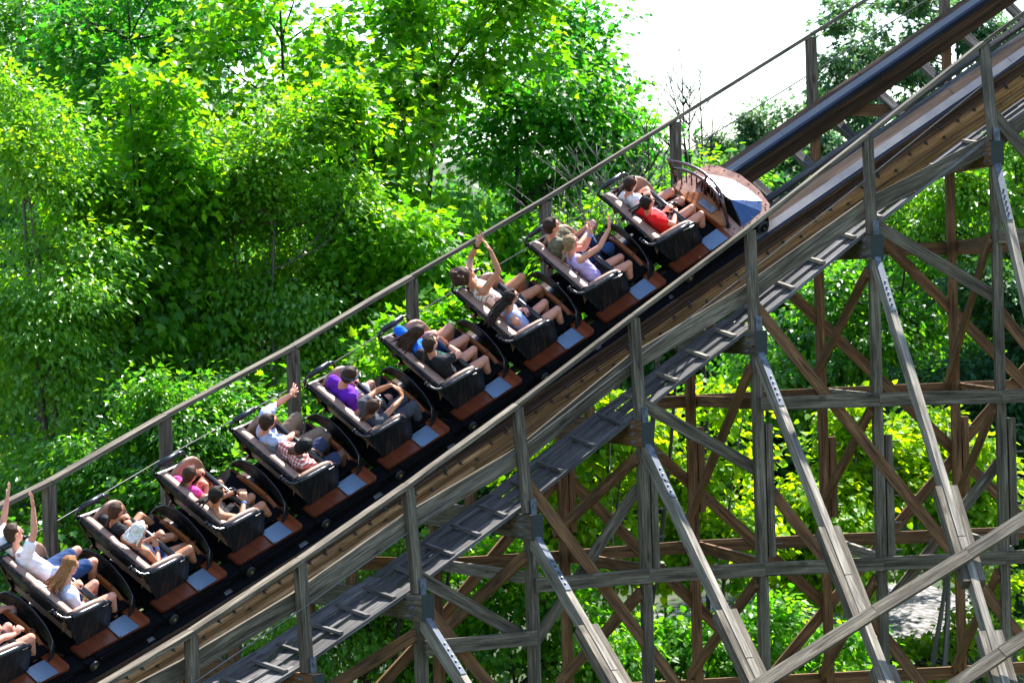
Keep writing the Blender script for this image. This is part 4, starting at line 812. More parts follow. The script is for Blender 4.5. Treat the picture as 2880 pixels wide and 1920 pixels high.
def person(key, label, sk, shirt, sleeve=.45, legs='shorts', legmat=None, legcol=None, hair='brown', hs='short', shoe=(.5, .5, .5), look=0.0, pitchh=0.0, openR=False, openL=False, extra=(), sunglass=False, beard=False, female=False, tilt=(0, 0, 0), shoetype='shoe'):
    k, b0, sz, kp = P3[key]; q = {n: A((v[0], -v[1], v[2]), float) for n, v in zip(JN, kp)}
    if key in ('purple5', 'white1', 'check6', 'beard6') and not openL: q['shL'] = q['shL']*.78+q['neck']*.22-A((0, 0, .055))
    org = q['pel'].copy()
    root = empty('person', label=label, cat='person', group='passengers riding the coaster')
    root.matrix_world = car_frame(k) @ Matrix.Translation(Vector(org))
    smat = SK[sk]; X, Y, Z = A((1., 0, 0)), A((0, 1., 0)), A((0, 0, 1.))
    spine = unit(q['neck']-q['pel']); lat = unit(q['shR']-q['shL']); lat = unit(lat-spine*np.dot(lat, spine)); fwd = unit(np.cross(lat, spine))
    if fwd[0] < 0: fwd = -fwd
    # head frame
    hu = unit(q['head']-q['neck']+spine*.08+Z*.03); hf = unit(fwd+X*1.0+A(tilt)); hf = unit(hf-hu*np.dot(hf, hu))
    Rm = Matrix.Rotation(look, 3, Vector(hu)); hf = A(Rm @ Vector(hf)); hl = np.cross(hf, hu)
    Rp = Matrix.Rotation(pitchh, 3, Vector(hl)); hf = A(Rp @ Vector(hf)); hu = A(Rp @ Vector(hu)); hl = np.cross(hf, hu); ax = [hf, hl, hu]
    hs_ = sz if sz > .9 else .95
    H = q['head']+hu*.005
    B = Blob()
    B.ell(H+hu*.018*hs_-hf*.008*hs_, ax, (.094*hs_, .076*hs_, .094*hs_)); B.ell(H-hu*.045*hs_+hf*.02*hs_, ax, (.066*hs_, .056*hs_, .068*hs_)); B.ell(H-hu*.088*hs_+hf*.055*hs_, ax, (.026*hs_, .026*hs_, .02*hs_))
    B.cap(H+hf*.088*hs_+hu*.01, .008, H+hf*.108*hs_-hu*.022*hs_, .0135*hs_)                    # nose
    B.ell(H+hf*.078*hs_+hu*.034*hs_, ax, (.014, .05*hs_, .012)); B.ell(H+hf*.078*hs_-hu*.056*hs_, ax, (.016*hs_, .026*hs_, .013*hs_))   # brow, mouth
    for s_ in (-1, 1): B.ell(H+hl*s_*.078*hs_-hu*.008*hs_-hf*.006, ax, (.018*hs_, .009, .03*hs_))
    nk = q['neck']
    B.cap(nk-spine*.03, .058*sz, H-hu*.05*hs_-hf*.02, .052*sz)
    cw_ = .095*sz if female else .105*sz
    waist = q['pel']+spine*.2*sz
    B.cap(q['hiR'], .088*sz, q['hiL'], .088*sz); B.cap(q['pel'], .10*sz, waist, .095*sz)
    for s_ in (-1, 1):
        B.cap(q['pel']+lat*s_*.055*sz, .085*sz, waist+lat*s_*.045*sz, .08*sz); B.cap(waist+lat*s_*.045*sz, .08*sz, nk-spine*.13*sz+lat*s_*.07*sz, cw_)
        B.cap(nk-spine*.13*sz+lat*s_*.07*sz, cw_*.92, nk-spine*.06*sz+lat*s_*.1*sz, .06*sz)
    for sd_, opn, s_ in (('R', openR, 1), ('L', openL, -1)):
        sh, el, wr, ha = q['sh'+sd_], q['el'+sd_], q['wr'+sd_], q['ha'+sd_]
        B.cap(nk-spine*.045*sz, .05*sz, sh, .056*sz); B.cap(sh, .05*sz, sh*.6+el*.4, .046*sz); B.cap(sh*.6+el*.4, .046*sz, el, .036*sz); B.cap(el, .037*sz, el*.65+wr*.35, .038*sz); B.cap(el*.65+wr*.35, .038*sz, wr, .024*sz)
        nrm = spine if opn else Z
        hand(B, wr, ha, fwd*.6+Z*.2 if opn and False else (fwd if opn else Z*1.0), opn, sz, s_)
        hi, kn, an = q['hi'+sd_], q['kn'+sd_], q['an'+sd_]
        B.chain([hi, hi*.55+kn*.45, kn], [.086*sz, .075*sz, .052*sz]); B.ell(kn, [X, Y, Z], (.054*sz,)*3)
        B.chain([kn, kn*.68+an*.32-X*.012, an], [.05*sz, .053*sz, .034*sz]); B.cap(an, .034*sz, an+unit(X*.9-Z*.15)*.13*sz-Z*.03*sz, .028*sz)
    B.build('body', smat, root, org, .0095, 3)
    # clothes
    if shirt is not None:
        g = .013
        Bs = Blob(); Bs.cap(q['pel'], .10*sz+g, waist, .098*sz+g)
        for s_ in (-1, 1):
            Bs.cap(q['pel']+lat*s_*.055*sz, .088*sz+g, waist+lat*s_*.047*sz, .084*sz+g); Bs.cap(waist+lat*s_*.045*sz, .084*sz+g, nk-spine*.13*sz+lat*s_*.07*sz, cw_+g)
            Bs.cap(nk-spine*.13*sz+lat*s_*.07*sz, cw_*.92+g, nk-spine*.065*sz+lat*s_*.09*sz, .058*sz+g)
        for sd_ in 'RL':
            sh, el = q['sh'+sd_], q['el'+sd_]
            if sleeve > 0: Bs.cap(nk-spine*.055*sz, .05*sz+g, sh, .056*sz+g); Bs.cap(sh, .054*sz+g, sh*(1-sleeve)+el*sleeve, .052*sz+g)
            elif sleeve == 0: Bs.cap(nk-spine*.06*sz, .045*sz+g, nk*.45+sh*.55-spine*.03, .046*sz+g)
        Bs.build('shirt', shirt, root, org, .0125, 4, noise=.004)
    if legmat is not None:
        g = .012; Bl = Blob(); Bl.cap(q['hiR'], .098*sz+g, q['hiL'], .098*sz+g)
        for sd_ in 'RL':
            hi, kn, an = q['hi'+sd_], q['kn'+sd_], q['an'+sd_]
            if legs == 'shorts': Bl.chain([hi, hi*.55+kn*.45, hi*.25+kn*.75], [.09*sz+g, .08*sz+g, .072*sz+g])
            elif legs == 'short': Bl.chain([hi, hi*.65+kn*.35], [.09*sz+g, .082*sz+g])
            else: Bl.chain([hi, hi*.55+kn*.45, kn, kn*.6+an*.4, an], [.09*sz+g, .078*sz+g, .062*sz+g, .058*sz+g, .046*sz+g])
        Bl.build('trousers' if legs == 'long' else 'shorts', legmat, root, org, .0125, 4, noise=.003)
    for sd_ in 'RL':
        an = q['an'+sd_]; f = unit(X*.9-Z*.15); Bh = Blob()
        if shoetype == 'sandal': Bh.cap(an-Z*.05*sz-X*.03, .016, an-Z*.065*sz+f*.15*sz, .017); Bh.cap(an-Z*.0*sz, .037, an-Z*.02, .034)
        else: Bh.cap(an-Z*.035*sz-X*.02, .042*sz, an-Z*.045*sz+f*.13*sz, .036*sz); Bh.cap(an-Z*.02, .043*sz, an-Z*.03, .043*sz)
        Bh.build('shoe', cl('shoe_%02d%02d%02d' % tuple(int(v*99) for v in shoe), shoe), root, org, .011, 2)
    # face
    mb = MB()
    for s_ in (-1, 1): mb.sphere(H+hf*.081*hs_+hl*s_*.03*hs_+hu*.016*hs_-org, .0125*hs_, 8, 6)
    eo = mb.build('eyes', eye_w, root); mb = MB()
    for s_ in (-1, 1): mb.sphere(H+hf*.089*hs_+hl*s_*.03*hs_+hu*.016*hs_-org, .0075*hs_, 8, 6)
    mb.build('iris', eye_d, eo)
    mb = MB(); mb.tube([H+hf*.094*hs_-hu*.056*hs_+hl*t*.02*hs_-hf*abs(t)*.006+hu*.004*abs(t)-org for t in (-1, -.5, 0, .5, 1)], [.003, .006, .007, .006, .003], 6); mb.build('lips', lipm, root)
    hm = HC[hair]
    if hs != 'buzz' or True:
        mb = MB()
        for s_ in (-1, 1): mb.tube([H+hf*.087*hs_+hl*s_*.016*hs_+hu*.036*hs_-org, H+hf*.086*hs_+hl*s_*.032*hs_+hu*.041*hs_-org, H+hf*.076*hs_+hl*s_*.048*hs_+hu*.036*hs_-org], .004, 5)
        mb.build('eyebrows', hm, root)
    Bh = Blob(); back = -hf
    C0 = H+hu*.032*hs_-hf*.022*hs_
    thick = .0 if hs != 'curly' else .022
    Bh.ell(C0, ax, (.093*hs_+thick, .084*hs_+thick, .092*hs_+thick)); Bh.ell(H-hf*.045*hs_-hu*.02*hs_, ax, (.058*hs_+thick, .077*hs_+thick*.6, .075*hs_+thick*.5))
    Bh.cap(H+hf*.035*hs_+hu*.085*hs_, .032*hs_, H-hf*.03*hs_+hu*.09*hs_, .035*hs_)
    wind = unit(back*1.0+A((-.75, 0, .1)))
    rr = random.Random(hash(key) % 1000 if False else sum(map(ord, key)))
    def strands(root_pt, dir_, ln, n, spread, r0=.016, droop=.0, r1=.005):
        for i in range(n):
            j = A((rr.uniform(-1, 1), rr.uniform(-1, 1), rr.uniform(-1, 1)))*spread
            p0 = root_pt+j*.35; pts = [p0]; d = unit(dir_+j*3)
            for t in range(4):
                pts.append(pts[-1]+d*ln/4*(.75+.4*rr.random())); d = unit(d+A((rr.uniform(-.25, .25), rr.uniform(-.25, .25), rr.uniform(-.25, .25)-droop)))
            Bh.chain(pts, [r0, r0*.95, r0*.8, (r0+r1)/2, r1])
    if hs == 'pony': strands(H-hf*.095*hs_+hu*.03, wind, .2, 8, .035, .017, .12)
    elif hs == 'braid':
        p_ = H-hf*.085*hs_-hu*.03; d = unit(back*.6-hu*1.0)
        for i in range(6): Bh.ell(p_+d*.03*i+hl*.004*(-1)**i, ax, (.022, .02, .022)); 
        Bh.cap(p_+d*.18, .014, p_+d*.21, .006)
    elif hs == 'long':
        for s_ in (-1, 0, 1):
            strands(H-hf*.05*hs_+hl*s_*.055-hu*.02, unit(-hu*1.3+back*.7), .30, 7, .03, .02, .0)
    elif hs == 'windlong':
        for s_ in (-1, 0, 1): strands(H-hf*.07*hs_+hl*s_*.04-hu*.01, unit(wind*1.0-hu*.55), .40, 8, .045, .018, .12)
    elif hs == 'bob':
        for s_ in (-1, -.5, 0, .5, 1): strands(H-hf*.05*hs_+hl*s_*.065+hu*.0, unit(wind*.9-hu*.55), .14, 6, .03, .022, .05, .006)
    elif hs == 'curly':
        for i in range(46):
            th = rr.uniform(0, 6.28); ph = rr.uniform(-.3, 1.4); dd = hl*math.cos(th)*math.cos(ph)+hu*math.sin(ph)+back*abs(math.sin(th))*math.cos(ph)
            Bh.ell(C0+unit(dd)*rr.uniform(.092, .122)*hs_, ax, (.024, .024, .024))
        strands(H-hf*.08, wind, .1, 8, .06, .02, .0)
    elif hs == 'lowpony': strands(H-hf*.085*hs_-hu*.05, unit(wind*.7-hu*.8), .16, 6, .03, .016, .05)
    Bh.build('hair', hm, root, org, .0085 if hs in ('pony', 'windlong', 'bob', 'long') else .0105, 1, noise=.002)
    if beard:
        Bb = Blob(); Bb.ell(H-hu*.075*hs_+hf*.04*hs_, ax, (.055*hs_, .062*hs_, .045*hs_)); Bb.ell(H-hu*.042*hs_+hf*.09*hs_, ax, (.012, .03, .008)); Bb.build('beard', hm, root, org, .0105, 2)
    if sunglass:
        mb = MB()
        for s_ in (-1, 1): mb.sphere(H+hf*.092*hs_+hl*s_*.034*hs_+hu*.016*hs_-org, (.016, .024, .02), 10, 6); mb.tube([H+hf*.085*hs_+hl*s_*.06*hs_+hu*.02-org, H+hl*s_*.083*hs_+hu*.015-org], .004, 5)
        mb.build('sunglasses', M['blacksteel'], root)
    for e in extra:
        kind = e[0]
        if kind in ('watch', 'wristband'):
            el, wr = q['el'+e[1]], q['wr'+e[1]]; d = unit(wr-el); c0 = wr-d*.02
            mb = MB(); mb.cyl(c0-org, d, .031*sz, .028 if kind == 'watch' else .02, 14)
            if kind == 'watch': mb.cyl(c0+Z*.03-org, Z, .02, .012, 12)
            mb.build(kind, cl(e[2][0], e[2][1]), root)
        elif kind == 'headband':
            mb = MB(); mb.tube([H+hu*.028*hs_+(hf*math.cos(t)*.101+hl*math.sin(t)*.09)*hs_-hf*.006-org for t in np.linspace(0, 2*math.pi, 22)], .014, 6, False); mb.build('headband', cl(*e[1]), root)
        elif kind == 'cord':
            mb = MB(); mb.tube([nk+lat*.06*math.sin(t)*1.1+fwd*(.075*math.cos(t)+.015)-spine*(.05+.035*math.cos(t))-org for t in np.linspace(0, 2*math.pi, 20)], .008, 6, False); mb.build('neck_cord', cl(*e[1]), root)
        elif kind == 'print':
            mb = MB(); rr2 = random.Random(5); nb2 = e[2] if len(e) > 2 else 6
            for i in range(nb2):
                o1 = nk+fwd*(cw_+.018)-spine*(.12+.05*(i//4))+lat*(-.085+.055*(i % 4)); mb.box(o1-org, lat*.018, spine*.02, fwd*.012)
            mb.build('shirt_print', cl(*e[1]), root)
        elif kind == 'strap':
            mb = MB()
            for s_ in (-1, 1): mb.tube([nk-spine*.16+lat*s_*.075+fwd*(cw_+.01)-org, nk-spine*.03+lat*s_*.085+fwd*.05-org, nk-spine*.0+lat*s_*.085-fwd*.01-org, nk-spine*.05+lat*s_*.08-fwd*.075-org, nk-spine*.2+lat*s_*.05-fwd*.105-org], .0085, 6)
            mb.build('shoulder_straps', cl(*e[1]), root)
        elif kind == 'tie':
            mb = MB(); mb.cyl(H-hf*.1*hs_+hu*.03-org, hf, .02, .016, 10); mb.build('hair_tie', cl(*e[1]), root)
        elif kind == 'sock':
            for sd_ in 'RL': Bx = Blob(); Bx.cap(q['an'+sd_], .042*sz, q['an'+sd_]+Z*.04, .042*sz); Bx.build('sock', cl(*e[1]), root, org, .012, 1)
    return root
W_ = ('white_cloth', (.74, .72, .78)); BLK = ('black_cloth', (.012, .012, .016))
person('boy9', 'boy with short brown hair and white printed shirt holding both arms straight up', 'pink', cl(*W_), .5, 'shorts', cl('denim', (.012, .04, .13)), hair='mid', hs='short', shoe=(.5, .5, .5), openR=True, openL=True, look=-.1, extra=(('cord', ('orange_cord', (.8, .2, .02))), ('print', ('orange_print', (.75, .28, .05)), 5)))
person('girl9', 'woman with long loose auburn hair and pale short-sleeved shirt, her hand on the lap bar', 'pink', cl('pale_blue_cloth', (.60, .62, .80)), .5, 'short', cl('denim', (.012, .04, .13)), hair='auburn', hs='long', shoe=(.6, .6, .6), female=True, extra=(('wristband', 'R', ('yellow_band', (.6, .55, .2))), ('cord', ('orange_cord', (.8, .2, .02)))))
person('braid8', 'girl in black T-shirt with a dark braid, resting her chin on her hand', 'tan', cl(*BLK), .5, 'short', cl('navy_cloth', (.02, .03, .07)), hair='mid', hs='braid', shoe=(.62, .60, .6), female=True)
person('blond8', 'woman with short windblown white-blond hair and navy tank top, both hands on the lap bar', 'tan', cl('navy_cloth', (.02, .03, .07)), 0, 'short', cl('denim', (.012, .04, .13)), hair='white', hs='bob', shoe=(.03, .02, .02), female=True, shoetype='sandal', extra=(('wristband', 'R', ('blue_band', (.1, .25, .8))),))
person('child7', 'small child in a pink shirt with brown hair tied back, looking over the lap bar', 'tan', cl('pink_cloth', (.72, .06, .28)), .5, 'short', cl('pink_cloth', (.72, .06, .28)), hair='mid', hs='lowpony', shoe=(.5, .5, .5), female=True)
person('tank7', 'woman in black tank top and sunglasses with dark ponytail and a black watch', 'tan', cl(*BLK), 0, 'short', cl(*BLK), hair='dark', hs='pony', shoe=(.02, .02, .02), sunglass=True, female=True, extra=(('watch', 'L', BLK), ('wristband', 'R', ('blue_band', (.1, .25, .8))), ('tie', BLK)))
person('beard6', 'bearded man in grey-blue T-shirt and khaki trousers with his left arm stretched up', 'pink', cl('greyblue_cloth', (.36, .42, .60)), .5, 'long', cl('khaki_cloth', (.20, .145, .10)), hair='brown', hs='short', beard=True, shoe=(.1, .08, .06), openL=True)
person('check6', 'man in red and white checked shirt with short black hair looking down at his lap', 'dark', CM['check'], .55, 'shorts', cl('navy_cloth', (.02, .03, .07)), hair='black', hs='short', beard=True, shoe=(.55, .55, .58), pitchh=-.45, look=-.1)
person('purple5', 'man in purple T-shirt wearing a dark headband and light shorts', 'pink', cl('purple_cloth', (.13, .015, .42)), .5, 'shorts', cl('cream_cloth', (.55, .52, .48)), hair='brown', hs='short', shoe=(.4, .4, .4), extra=(('headband', ('dark_band', (.03, .05, .08))),))
person('girl5', 'girl in grey shirt and grey trousers with a ponytail, both arms stretched forward', 'tan', cl('darkgrey_cloth', (.05, .055, .07)), .35, 'long', cl('slate_cloth', (.05, .055, .075)), hair='mid', hs='lowpony', shoe=(.02, .02, .02), openR=True, openL=True, female=True)
person('blue4', 'person in bright blue shirt with windblown brown hair, hands held to the face', 'pink', cl('blue_cloth', (.01, .13, .72)), .45, 'short', cl('navy_cloth', (.02, .03, .07)), hair='brown', hs='long', shoe=(.5, .5, .5), female=True, pitchh=-.3)
person('black4', 'woman in plain black T-shirt raising one hand to her forehead', 'pink', cl(*BLK), .5, 'short', cl(*BLK), hair='brown', hs='lowpony', shoe=(.02, .02, .02), openR=True, female=True, extra=(('wristband', 'R', BLK), ('print', ('green_print', (.3, .6, .35)), 4)))
person('man3', 'man with bushy curly hair and striped sleeveless shirt clasping his hands high overhead', 'tan', CM['stripe'], 0, 'short', cl('slate_cloth', (.05, .055, .075)), hair='mid', hs='curly', shoe=(.5, .5, .5), openR=True, openL=True, pitchh=.25, extra=(('watch', 'L', BLK),))
person('hair3', 'woman with very long dark hair streaming behind and light blue tank top', 'pink', cl('skyblue_cloth', (.30, .38, .68)), 0, 'short', cl(*BLK), hair='dark', hs='windlong', shoe=(.5, .5, .5), female=True, pitchh=.1)
person('olive2', 'man in olive T-shirt and blue jeans clapping his hands in front of him', 'pink', cl('olive_cloth', (.13, .125, .085)), .5, 'long', cl('jeans_cloth', (.02, .06, .17)), hair='brown', hs='short', shoe=(.1, .1, .1))
person('lilac2', 'girl in lilac tank top with a long blond braid, both open hands raised', 'pink', cl('lilac_cloth', (.50, .40, .72)), 0, 'short', cl(*BLK), hair='blond', hs='braid', shoe=(.5, .5, .5), openR=True, openL=True, female=True, extra=(('strap', ('lilac_cloth', (.50, .40, .72))), ('wristband', 'L', ('blue_band', (.1, .25, .8)))))
person('white1', 'woman in white T-shirt with brown ponytail on the far seat of the lead car', 'pink', cl(*W_), .5, 'short', cl(*BLK), hair='brown', hs='pony', shoe=(.3, .3, .3), female=True)
person('red1', 'woman in red T-shirt with dark ponytail on the near seat of the lead car', 'pink', cl('red_cloth', (.78, .012, .015)), .5, 'short', cl('grey_cloth', (.2, .2, .22)), hair='dark', hs='pony', shoe=(.35, .25, .2), female=True, extra=(('print', ('pale_print', (.8, .6, .6)), 8), ('tie', ('black_cloth', (.012, .012, .016)))))
person('near10', 'person in white shirt at the left edge, only knees and hands in view', 'pink', cl(*W_), .5, 'short', cl('grey_cloth', (.2, .2, .22)), hair='brown', hs='short', shoe=(.4, .4, .45))
person('far10', 'person on the far seat of the last car, only a lavender sneaker in view', 'pink', cl(*W_), .5, 'short', cl('grey_cloth', (.2, .2, .22)), hair='brown', hs='short', shoe=(.52, .48, .55))
# ------------------------------------------------------------------ trees
def at(px, py, Y):
    """world point seen at full-picture position (px, py) at distance Y in front of the camera"""
    dx, dy = px-1176, py-784; c_, s_ = math.cos(P['roll']), math.sin(P['roll'])
    u, v = dx*c_-dy*s_, dx*s_+dy*c_; f = P['f']*1000
    x, d, z = u/f, 1.0, -v/f; cp, sp = math.cos(P['pitch']), math.sin(P['pitch'])
    y_, z_ = d*cp-z*sp, d*sp+z*cp
    return A((x*Y/y_, Y, z_*Y/y_))
def leaf_tpl(kind):
    if kind == 'star':      # five-lobed plane-tree leaf, folded along its midrib
        r = [(0, 0), (.30, -.06), (.24, .10), (.52, .12), (.34, .30), (.50, .56), (.24, .52), (.0, .98)]
    elif kind == 'heart':
        r = [(0, 0), (.22, -.10), (.44, .02), (.48, .28), (.34, .58), (.0, .95)]
    elif kind == 'slim':    # three narrow leaflets read as one
        r = [(0, 0), (.16, .14), (.44, .20), (.24, .36), (.20, .62), (.0, 1.0)]
    elif kind == 'oval':
        r = [(0, 0), (.22, .2), (.28, .5), (.14, .82), (0, 1.0)]
    else:                   # needle tuft
        r = [(0, 0), (.05, .1), (.34, .75), (.10, .6), (.0, 1.0)]
    R_ = [(x, y, .22*x+.0) for x, y in r]; n = len(r)
    L_ = [(-x, y, .22*x) for x, y in r[1:-1]]
    v = R_+L_; f1 = list(range(n)); f2 = [0, n-1]+[n+len(L_)-1-i for i in range(len(L_))]
    v = A(v, float); v[:, 2] -= .12*v[:, 1]**2
    return v, f1, f2
def leaves(name, pos, tipdir, nrm, size, kind, mat, parent, org):
    tv, f1, f2 = leaf_tpl(kind); N = len(pos); k = len(tv)
    t = tipdir/np.linalg.norm(tipdir, axis=1)[:, None]
    n = nrm-t*np.sum(nrm*t, 1)[:, None]; n /= np.linalg.norm(n, axis=1)[:, None]+1e-9
    s_ = np.cross(t, n)
    V = pos[:, None, :]-A(org)[None, None, :]+size[:, None, None]*(s_[:, None, :]*tv[None, :, 0:1]+t[:, None, :]*tv[None, :, 1:2]+n[:, None, :]*tv[None, :, 2:3])
    V = V.reshape(-1, 3); lo = f1+f2; lt = [len(f1), len(f2)]
    me = bpy.data.meshes.new(name); me.vertices.add(len(V)); me.vertices.foreach_set('co', V.astype(np.float32).ravel())
    base = (np.arange(N)*k)[:, None]; li = (base+A(lo)[None, :]).ravel(); me.loops.add(len(li)); me.loops.foreach_set('vertex_index', li.astype(np.int32))
    tot = np.tile(A(lt), N); st = np.concatenate([[0], np.cumsum(tot)[:-1]]); me.polygons.add(2*N)
    me.polygons.foreach_set('loop_start', st.astype(np.int32)); me.polygons.foreach_set('loop_total', tot.astype(np.int32))
    me.update(calc_edges=True); me.validate(); me.materials.append(mat)
    o = bpy.data.objects.new(name, me); col.objects.link(o); o.parent = parent; return o
def rnd_unit(n):
    v = rng.normal(size=(n, 3)); return v/np.linalg.norm(v, axis=1)[:, None]
def crown_points(lobes, Y, ncl, per, cr_, depth, fill=.45):
    """clusters of leaf positions in ellipsoidal lobes given by picture position and size at distance Y"""
    wts = A([l[2]*l[3] for l in lobes], float); wts /= wts.sum(); out = []; dirs = []; cc = []
    sub = []                                   # break every lobe into uneven smaller clumps so that gaps stay between them
    for (px, py, rx, ry) in lobes:
        for _ in range(9):
            a = rng.uniform(0, 6.283); r = rng.uniform(.25, .85)**.7; k_ = rng.uniform(.24, .46)
            sub.append((px+rx*r*math.cos(a), py+ry*r*math.sin(a), rx*k_*rng.uniform(.8, 1.3), ry*k_*rng.uniform(.6, 1.0), rng.uniform(-.8, .8)*depth*max(rx, ry)))
    wts = A([l[2]*l[3] for l in sub], float)**.8; wts /= wts.sum(); lobes = sub
    cnts = rng.multinomial(ncl, wts)
    for (px, py, rx, ry, dy_), c_ in zip(lobes, cnts):
        k = Y/(P['f']*1000); o = at(px, py, Y+dy_*k); R3 = A((rx*k, depth*max(rx, ry)*k, ry*k))
        d = rnd_unit(c_); r = (fill+(1-fill)*rng.random(c_)**.6)
        r = np.where(rng.random(c_) < .12, r*1.12, r)
        cc.append(o+d*R3*r[:, None])
    C_ = np.concatenate(cc); ctr = A(C_.mean(0))
    for c0 in C_:
        m_ = int(per*rng.uniform(.45, 1.5)); rad = cr_*rng.uniform(.6, 1.35)
        p_ = rng.normal(size=(m_, 3))*A((rad, rad, rad*.62))*.6
        out.append(c0+p_); o_ = c0-ctr; o_ = o_/(np.linalg.norm(o_)+1e-6); q = p_/rad*.8+o_*.6+A((0, 0, -.75)); dirs.append(q+rng.normal(size=(m_, 3))*.35)
    return np.concatenate(out), np.concatenate(dirs), C_
BK = {'grey': wood('grey_bark', (.05, .045, .04), (.13, .12, .105), (.26, .25, .22), tone=.1, bump=.5), 'dark': wood('dark_bark', (.015, .012, .01), (.04, .032, .026), (.08, .065, .05), tone=.1, bump=.5),
      'twig': plain('pale_twig_bark', (.15, .135, .11), .8, var=.3)}
def limb(mb, a, b_, r0, r1, n=6, wob=.12):
    a, b_ = A(a), A(b_); L_ = np.linalg.norm(b_-a); pts = []; ph = rng.uniform(0, 6, 2)
    for i in range(n+1):
        t = i/n; w_ = math.sin(math.pi*t)*wob*L_; pts.append(a+(b_-a)*t+A((math.sin(ph[0]+3*t)*w_*.5, math.cos(ph[1]+2*t)*w_*.5, w_*.35*math.sin(ph[0]))))
    mb.tube(pts, [r0+(r1-r0)*i/n for i in range(n+1)], 6); return pts
def tree(name, label, cat, lobes, Y, kind, leafm, size, ncl, per, cr_, base=None, tr=.13, bark='dark', depth=.9, fill=.45, droop=.0, group=None, limbs=26, multi=1, top=None):
    lx = lobes[0][0] if base is None else base
    b0 = at(lx, 1400, Y); b0[2] = float(ground_z(A(b0[0]), A(Y)))-.1
    root = empty(name, b0, label, cat, group); org = A(b0)
    p_, d_, C_ = crown_points(lobes, Y, ncl, per, cr_, depth, fill)
    n_ = A((0, 0, 1.))+rng.normal(size=p_.shape)*.55+A(sd)*.15
    sz = size*rng.uniform(.6, 1.25, len(p_))
    leaves('crown', p_, d_, n_, sz, kind, leafm, root, org)
    mb = MB()
    tops = [A(top)] if top is not None else []
    for k in range(multi):
        j = C_[np.argsort(C_[:, 2])[int(len(C_)*.9)+k]]
        tp = A(top) if (top is not None and k == 0) else A((b0[0]*.35+j[0]*.65, Y+rng.uniform(-.4, .4), C_[:, 2].max()*.9+C_[:, 2].mean()*.1))
        o_ = A(b0)+A((rng.uniform(-.3, .3), rng.uniform(-.3, .3), 0))*(multi > 1)
        main = limb(mb, o_, tp, tr, tr*.16, 12, .035)
        for i in rng.choice(len(C_), min(limbs//multi, len(C_)), replace=False):
            c0 = C_[i]; hh = [q[2] for q in main]; tz = c0[2]-.45*np.linalg.norm((c0-tp)[:2])-.3; ii = int(np.clip(np.searchsorted(hh, tz), 1, len(main)-2))
            rr_ = tr*(1-ii/len(main))*.5+.012; lp = limb(mb, main[ii], c0, rr_, .008, 6, .12)
            for _ in range(2):
                c1 = C_[rng.integers(len(C_))]
                near = C_[np.argsort(np.linalg.norm(C_-c0, axis=1))[1+rng.integers(5)]]; limb(mb, lp[3], near, rr_*.45, .006, 4, .1)
    o = mb.build('trunk', BK[bark], root, loc=org); o.location = (0, 0, 0)
    return root
LM = {
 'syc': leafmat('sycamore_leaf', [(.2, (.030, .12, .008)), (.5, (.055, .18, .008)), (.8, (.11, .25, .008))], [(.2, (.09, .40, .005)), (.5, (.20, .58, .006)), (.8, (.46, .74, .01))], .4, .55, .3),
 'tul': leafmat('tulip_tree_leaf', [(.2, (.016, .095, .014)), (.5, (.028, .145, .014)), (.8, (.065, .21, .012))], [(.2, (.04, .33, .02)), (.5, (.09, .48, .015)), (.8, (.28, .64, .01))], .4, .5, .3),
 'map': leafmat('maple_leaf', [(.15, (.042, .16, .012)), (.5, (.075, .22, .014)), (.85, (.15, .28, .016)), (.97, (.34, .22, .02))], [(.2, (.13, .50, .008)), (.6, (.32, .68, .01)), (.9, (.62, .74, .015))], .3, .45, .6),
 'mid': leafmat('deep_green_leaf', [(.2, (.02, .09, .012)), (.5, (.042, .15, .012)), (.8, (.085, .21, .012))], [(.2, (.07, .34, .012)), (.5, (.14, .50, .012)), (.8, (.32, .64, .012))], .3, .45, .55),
 'red': leafmat('redbud_leaf', [(.2, (.055, .16, .005)), (.5, (.11, .25, .005)), (.8, (.22, .33, .006))], [(.2, (.18, .46, .004)), (.5, (.40, .68, .004)), (.85, (.70, .80, .006))], .45, .55, .25),
 'pine': leafmat('pine_needles', [(.2, (.02, .075, .045)), (.5, (.05, .13, .06)), (.8, (.12, .20, .05))], [(.2, (.06, .22, .08)), (.8, (.22, .42, .08))], .45, .38, .3),
 'hem': leafmat('dark_conifer_needles', [(.2, (.008, .045, .024)), (.5, (.02, .075, .034)), (.8, (.05, .13, .03))], [(.2, (.03, .12, .04)), (.8, (.12, .32, .03))], .5, .3, .25),
 'far': leafmat('distant_leaf', [(.2, (.018, .085, .025)), (.5, (.035, .12, .03)), (.8, (.07, .17, .03))], [(.2, (.06, .28, .05)), (.8, (.2, .48, .05))], .5, .4, .25),
}
G = 'trees on the slope behind the coaster'
tree('sycamore_tree', 'tall sycamore with bright star-shaped leaves and thin dark trunk reaching the top edge', 'tree',
     [(600, 120, 260, 240), (420, 330, 220, 260), (760, 330, 200, 260), (560, 560, 300, 260), (330, 640, 190, 260), (860, 80, 130, 180)], 45, 'star', LM['syc'], 0.176, 300, 38, .48, base=660, tr=.11, group=G, top=at(640, -40, 45))
tree('sycamore_tree', 'broad sycamore left of the tall pointed tree, big leaves hanging above the handrail', 'tree',
     [(1010, 150, 210, 220), (960, 430, 240, 270), (1110, 640, 210, 210), (930, 720, 200, 200), (1180, 60, 110, 150)], 43.5, 'star', LM['syc'], 0.167, 312, 42, .46, base=830, tr=.12, group=G, top=at(1010, 60, 43.5))
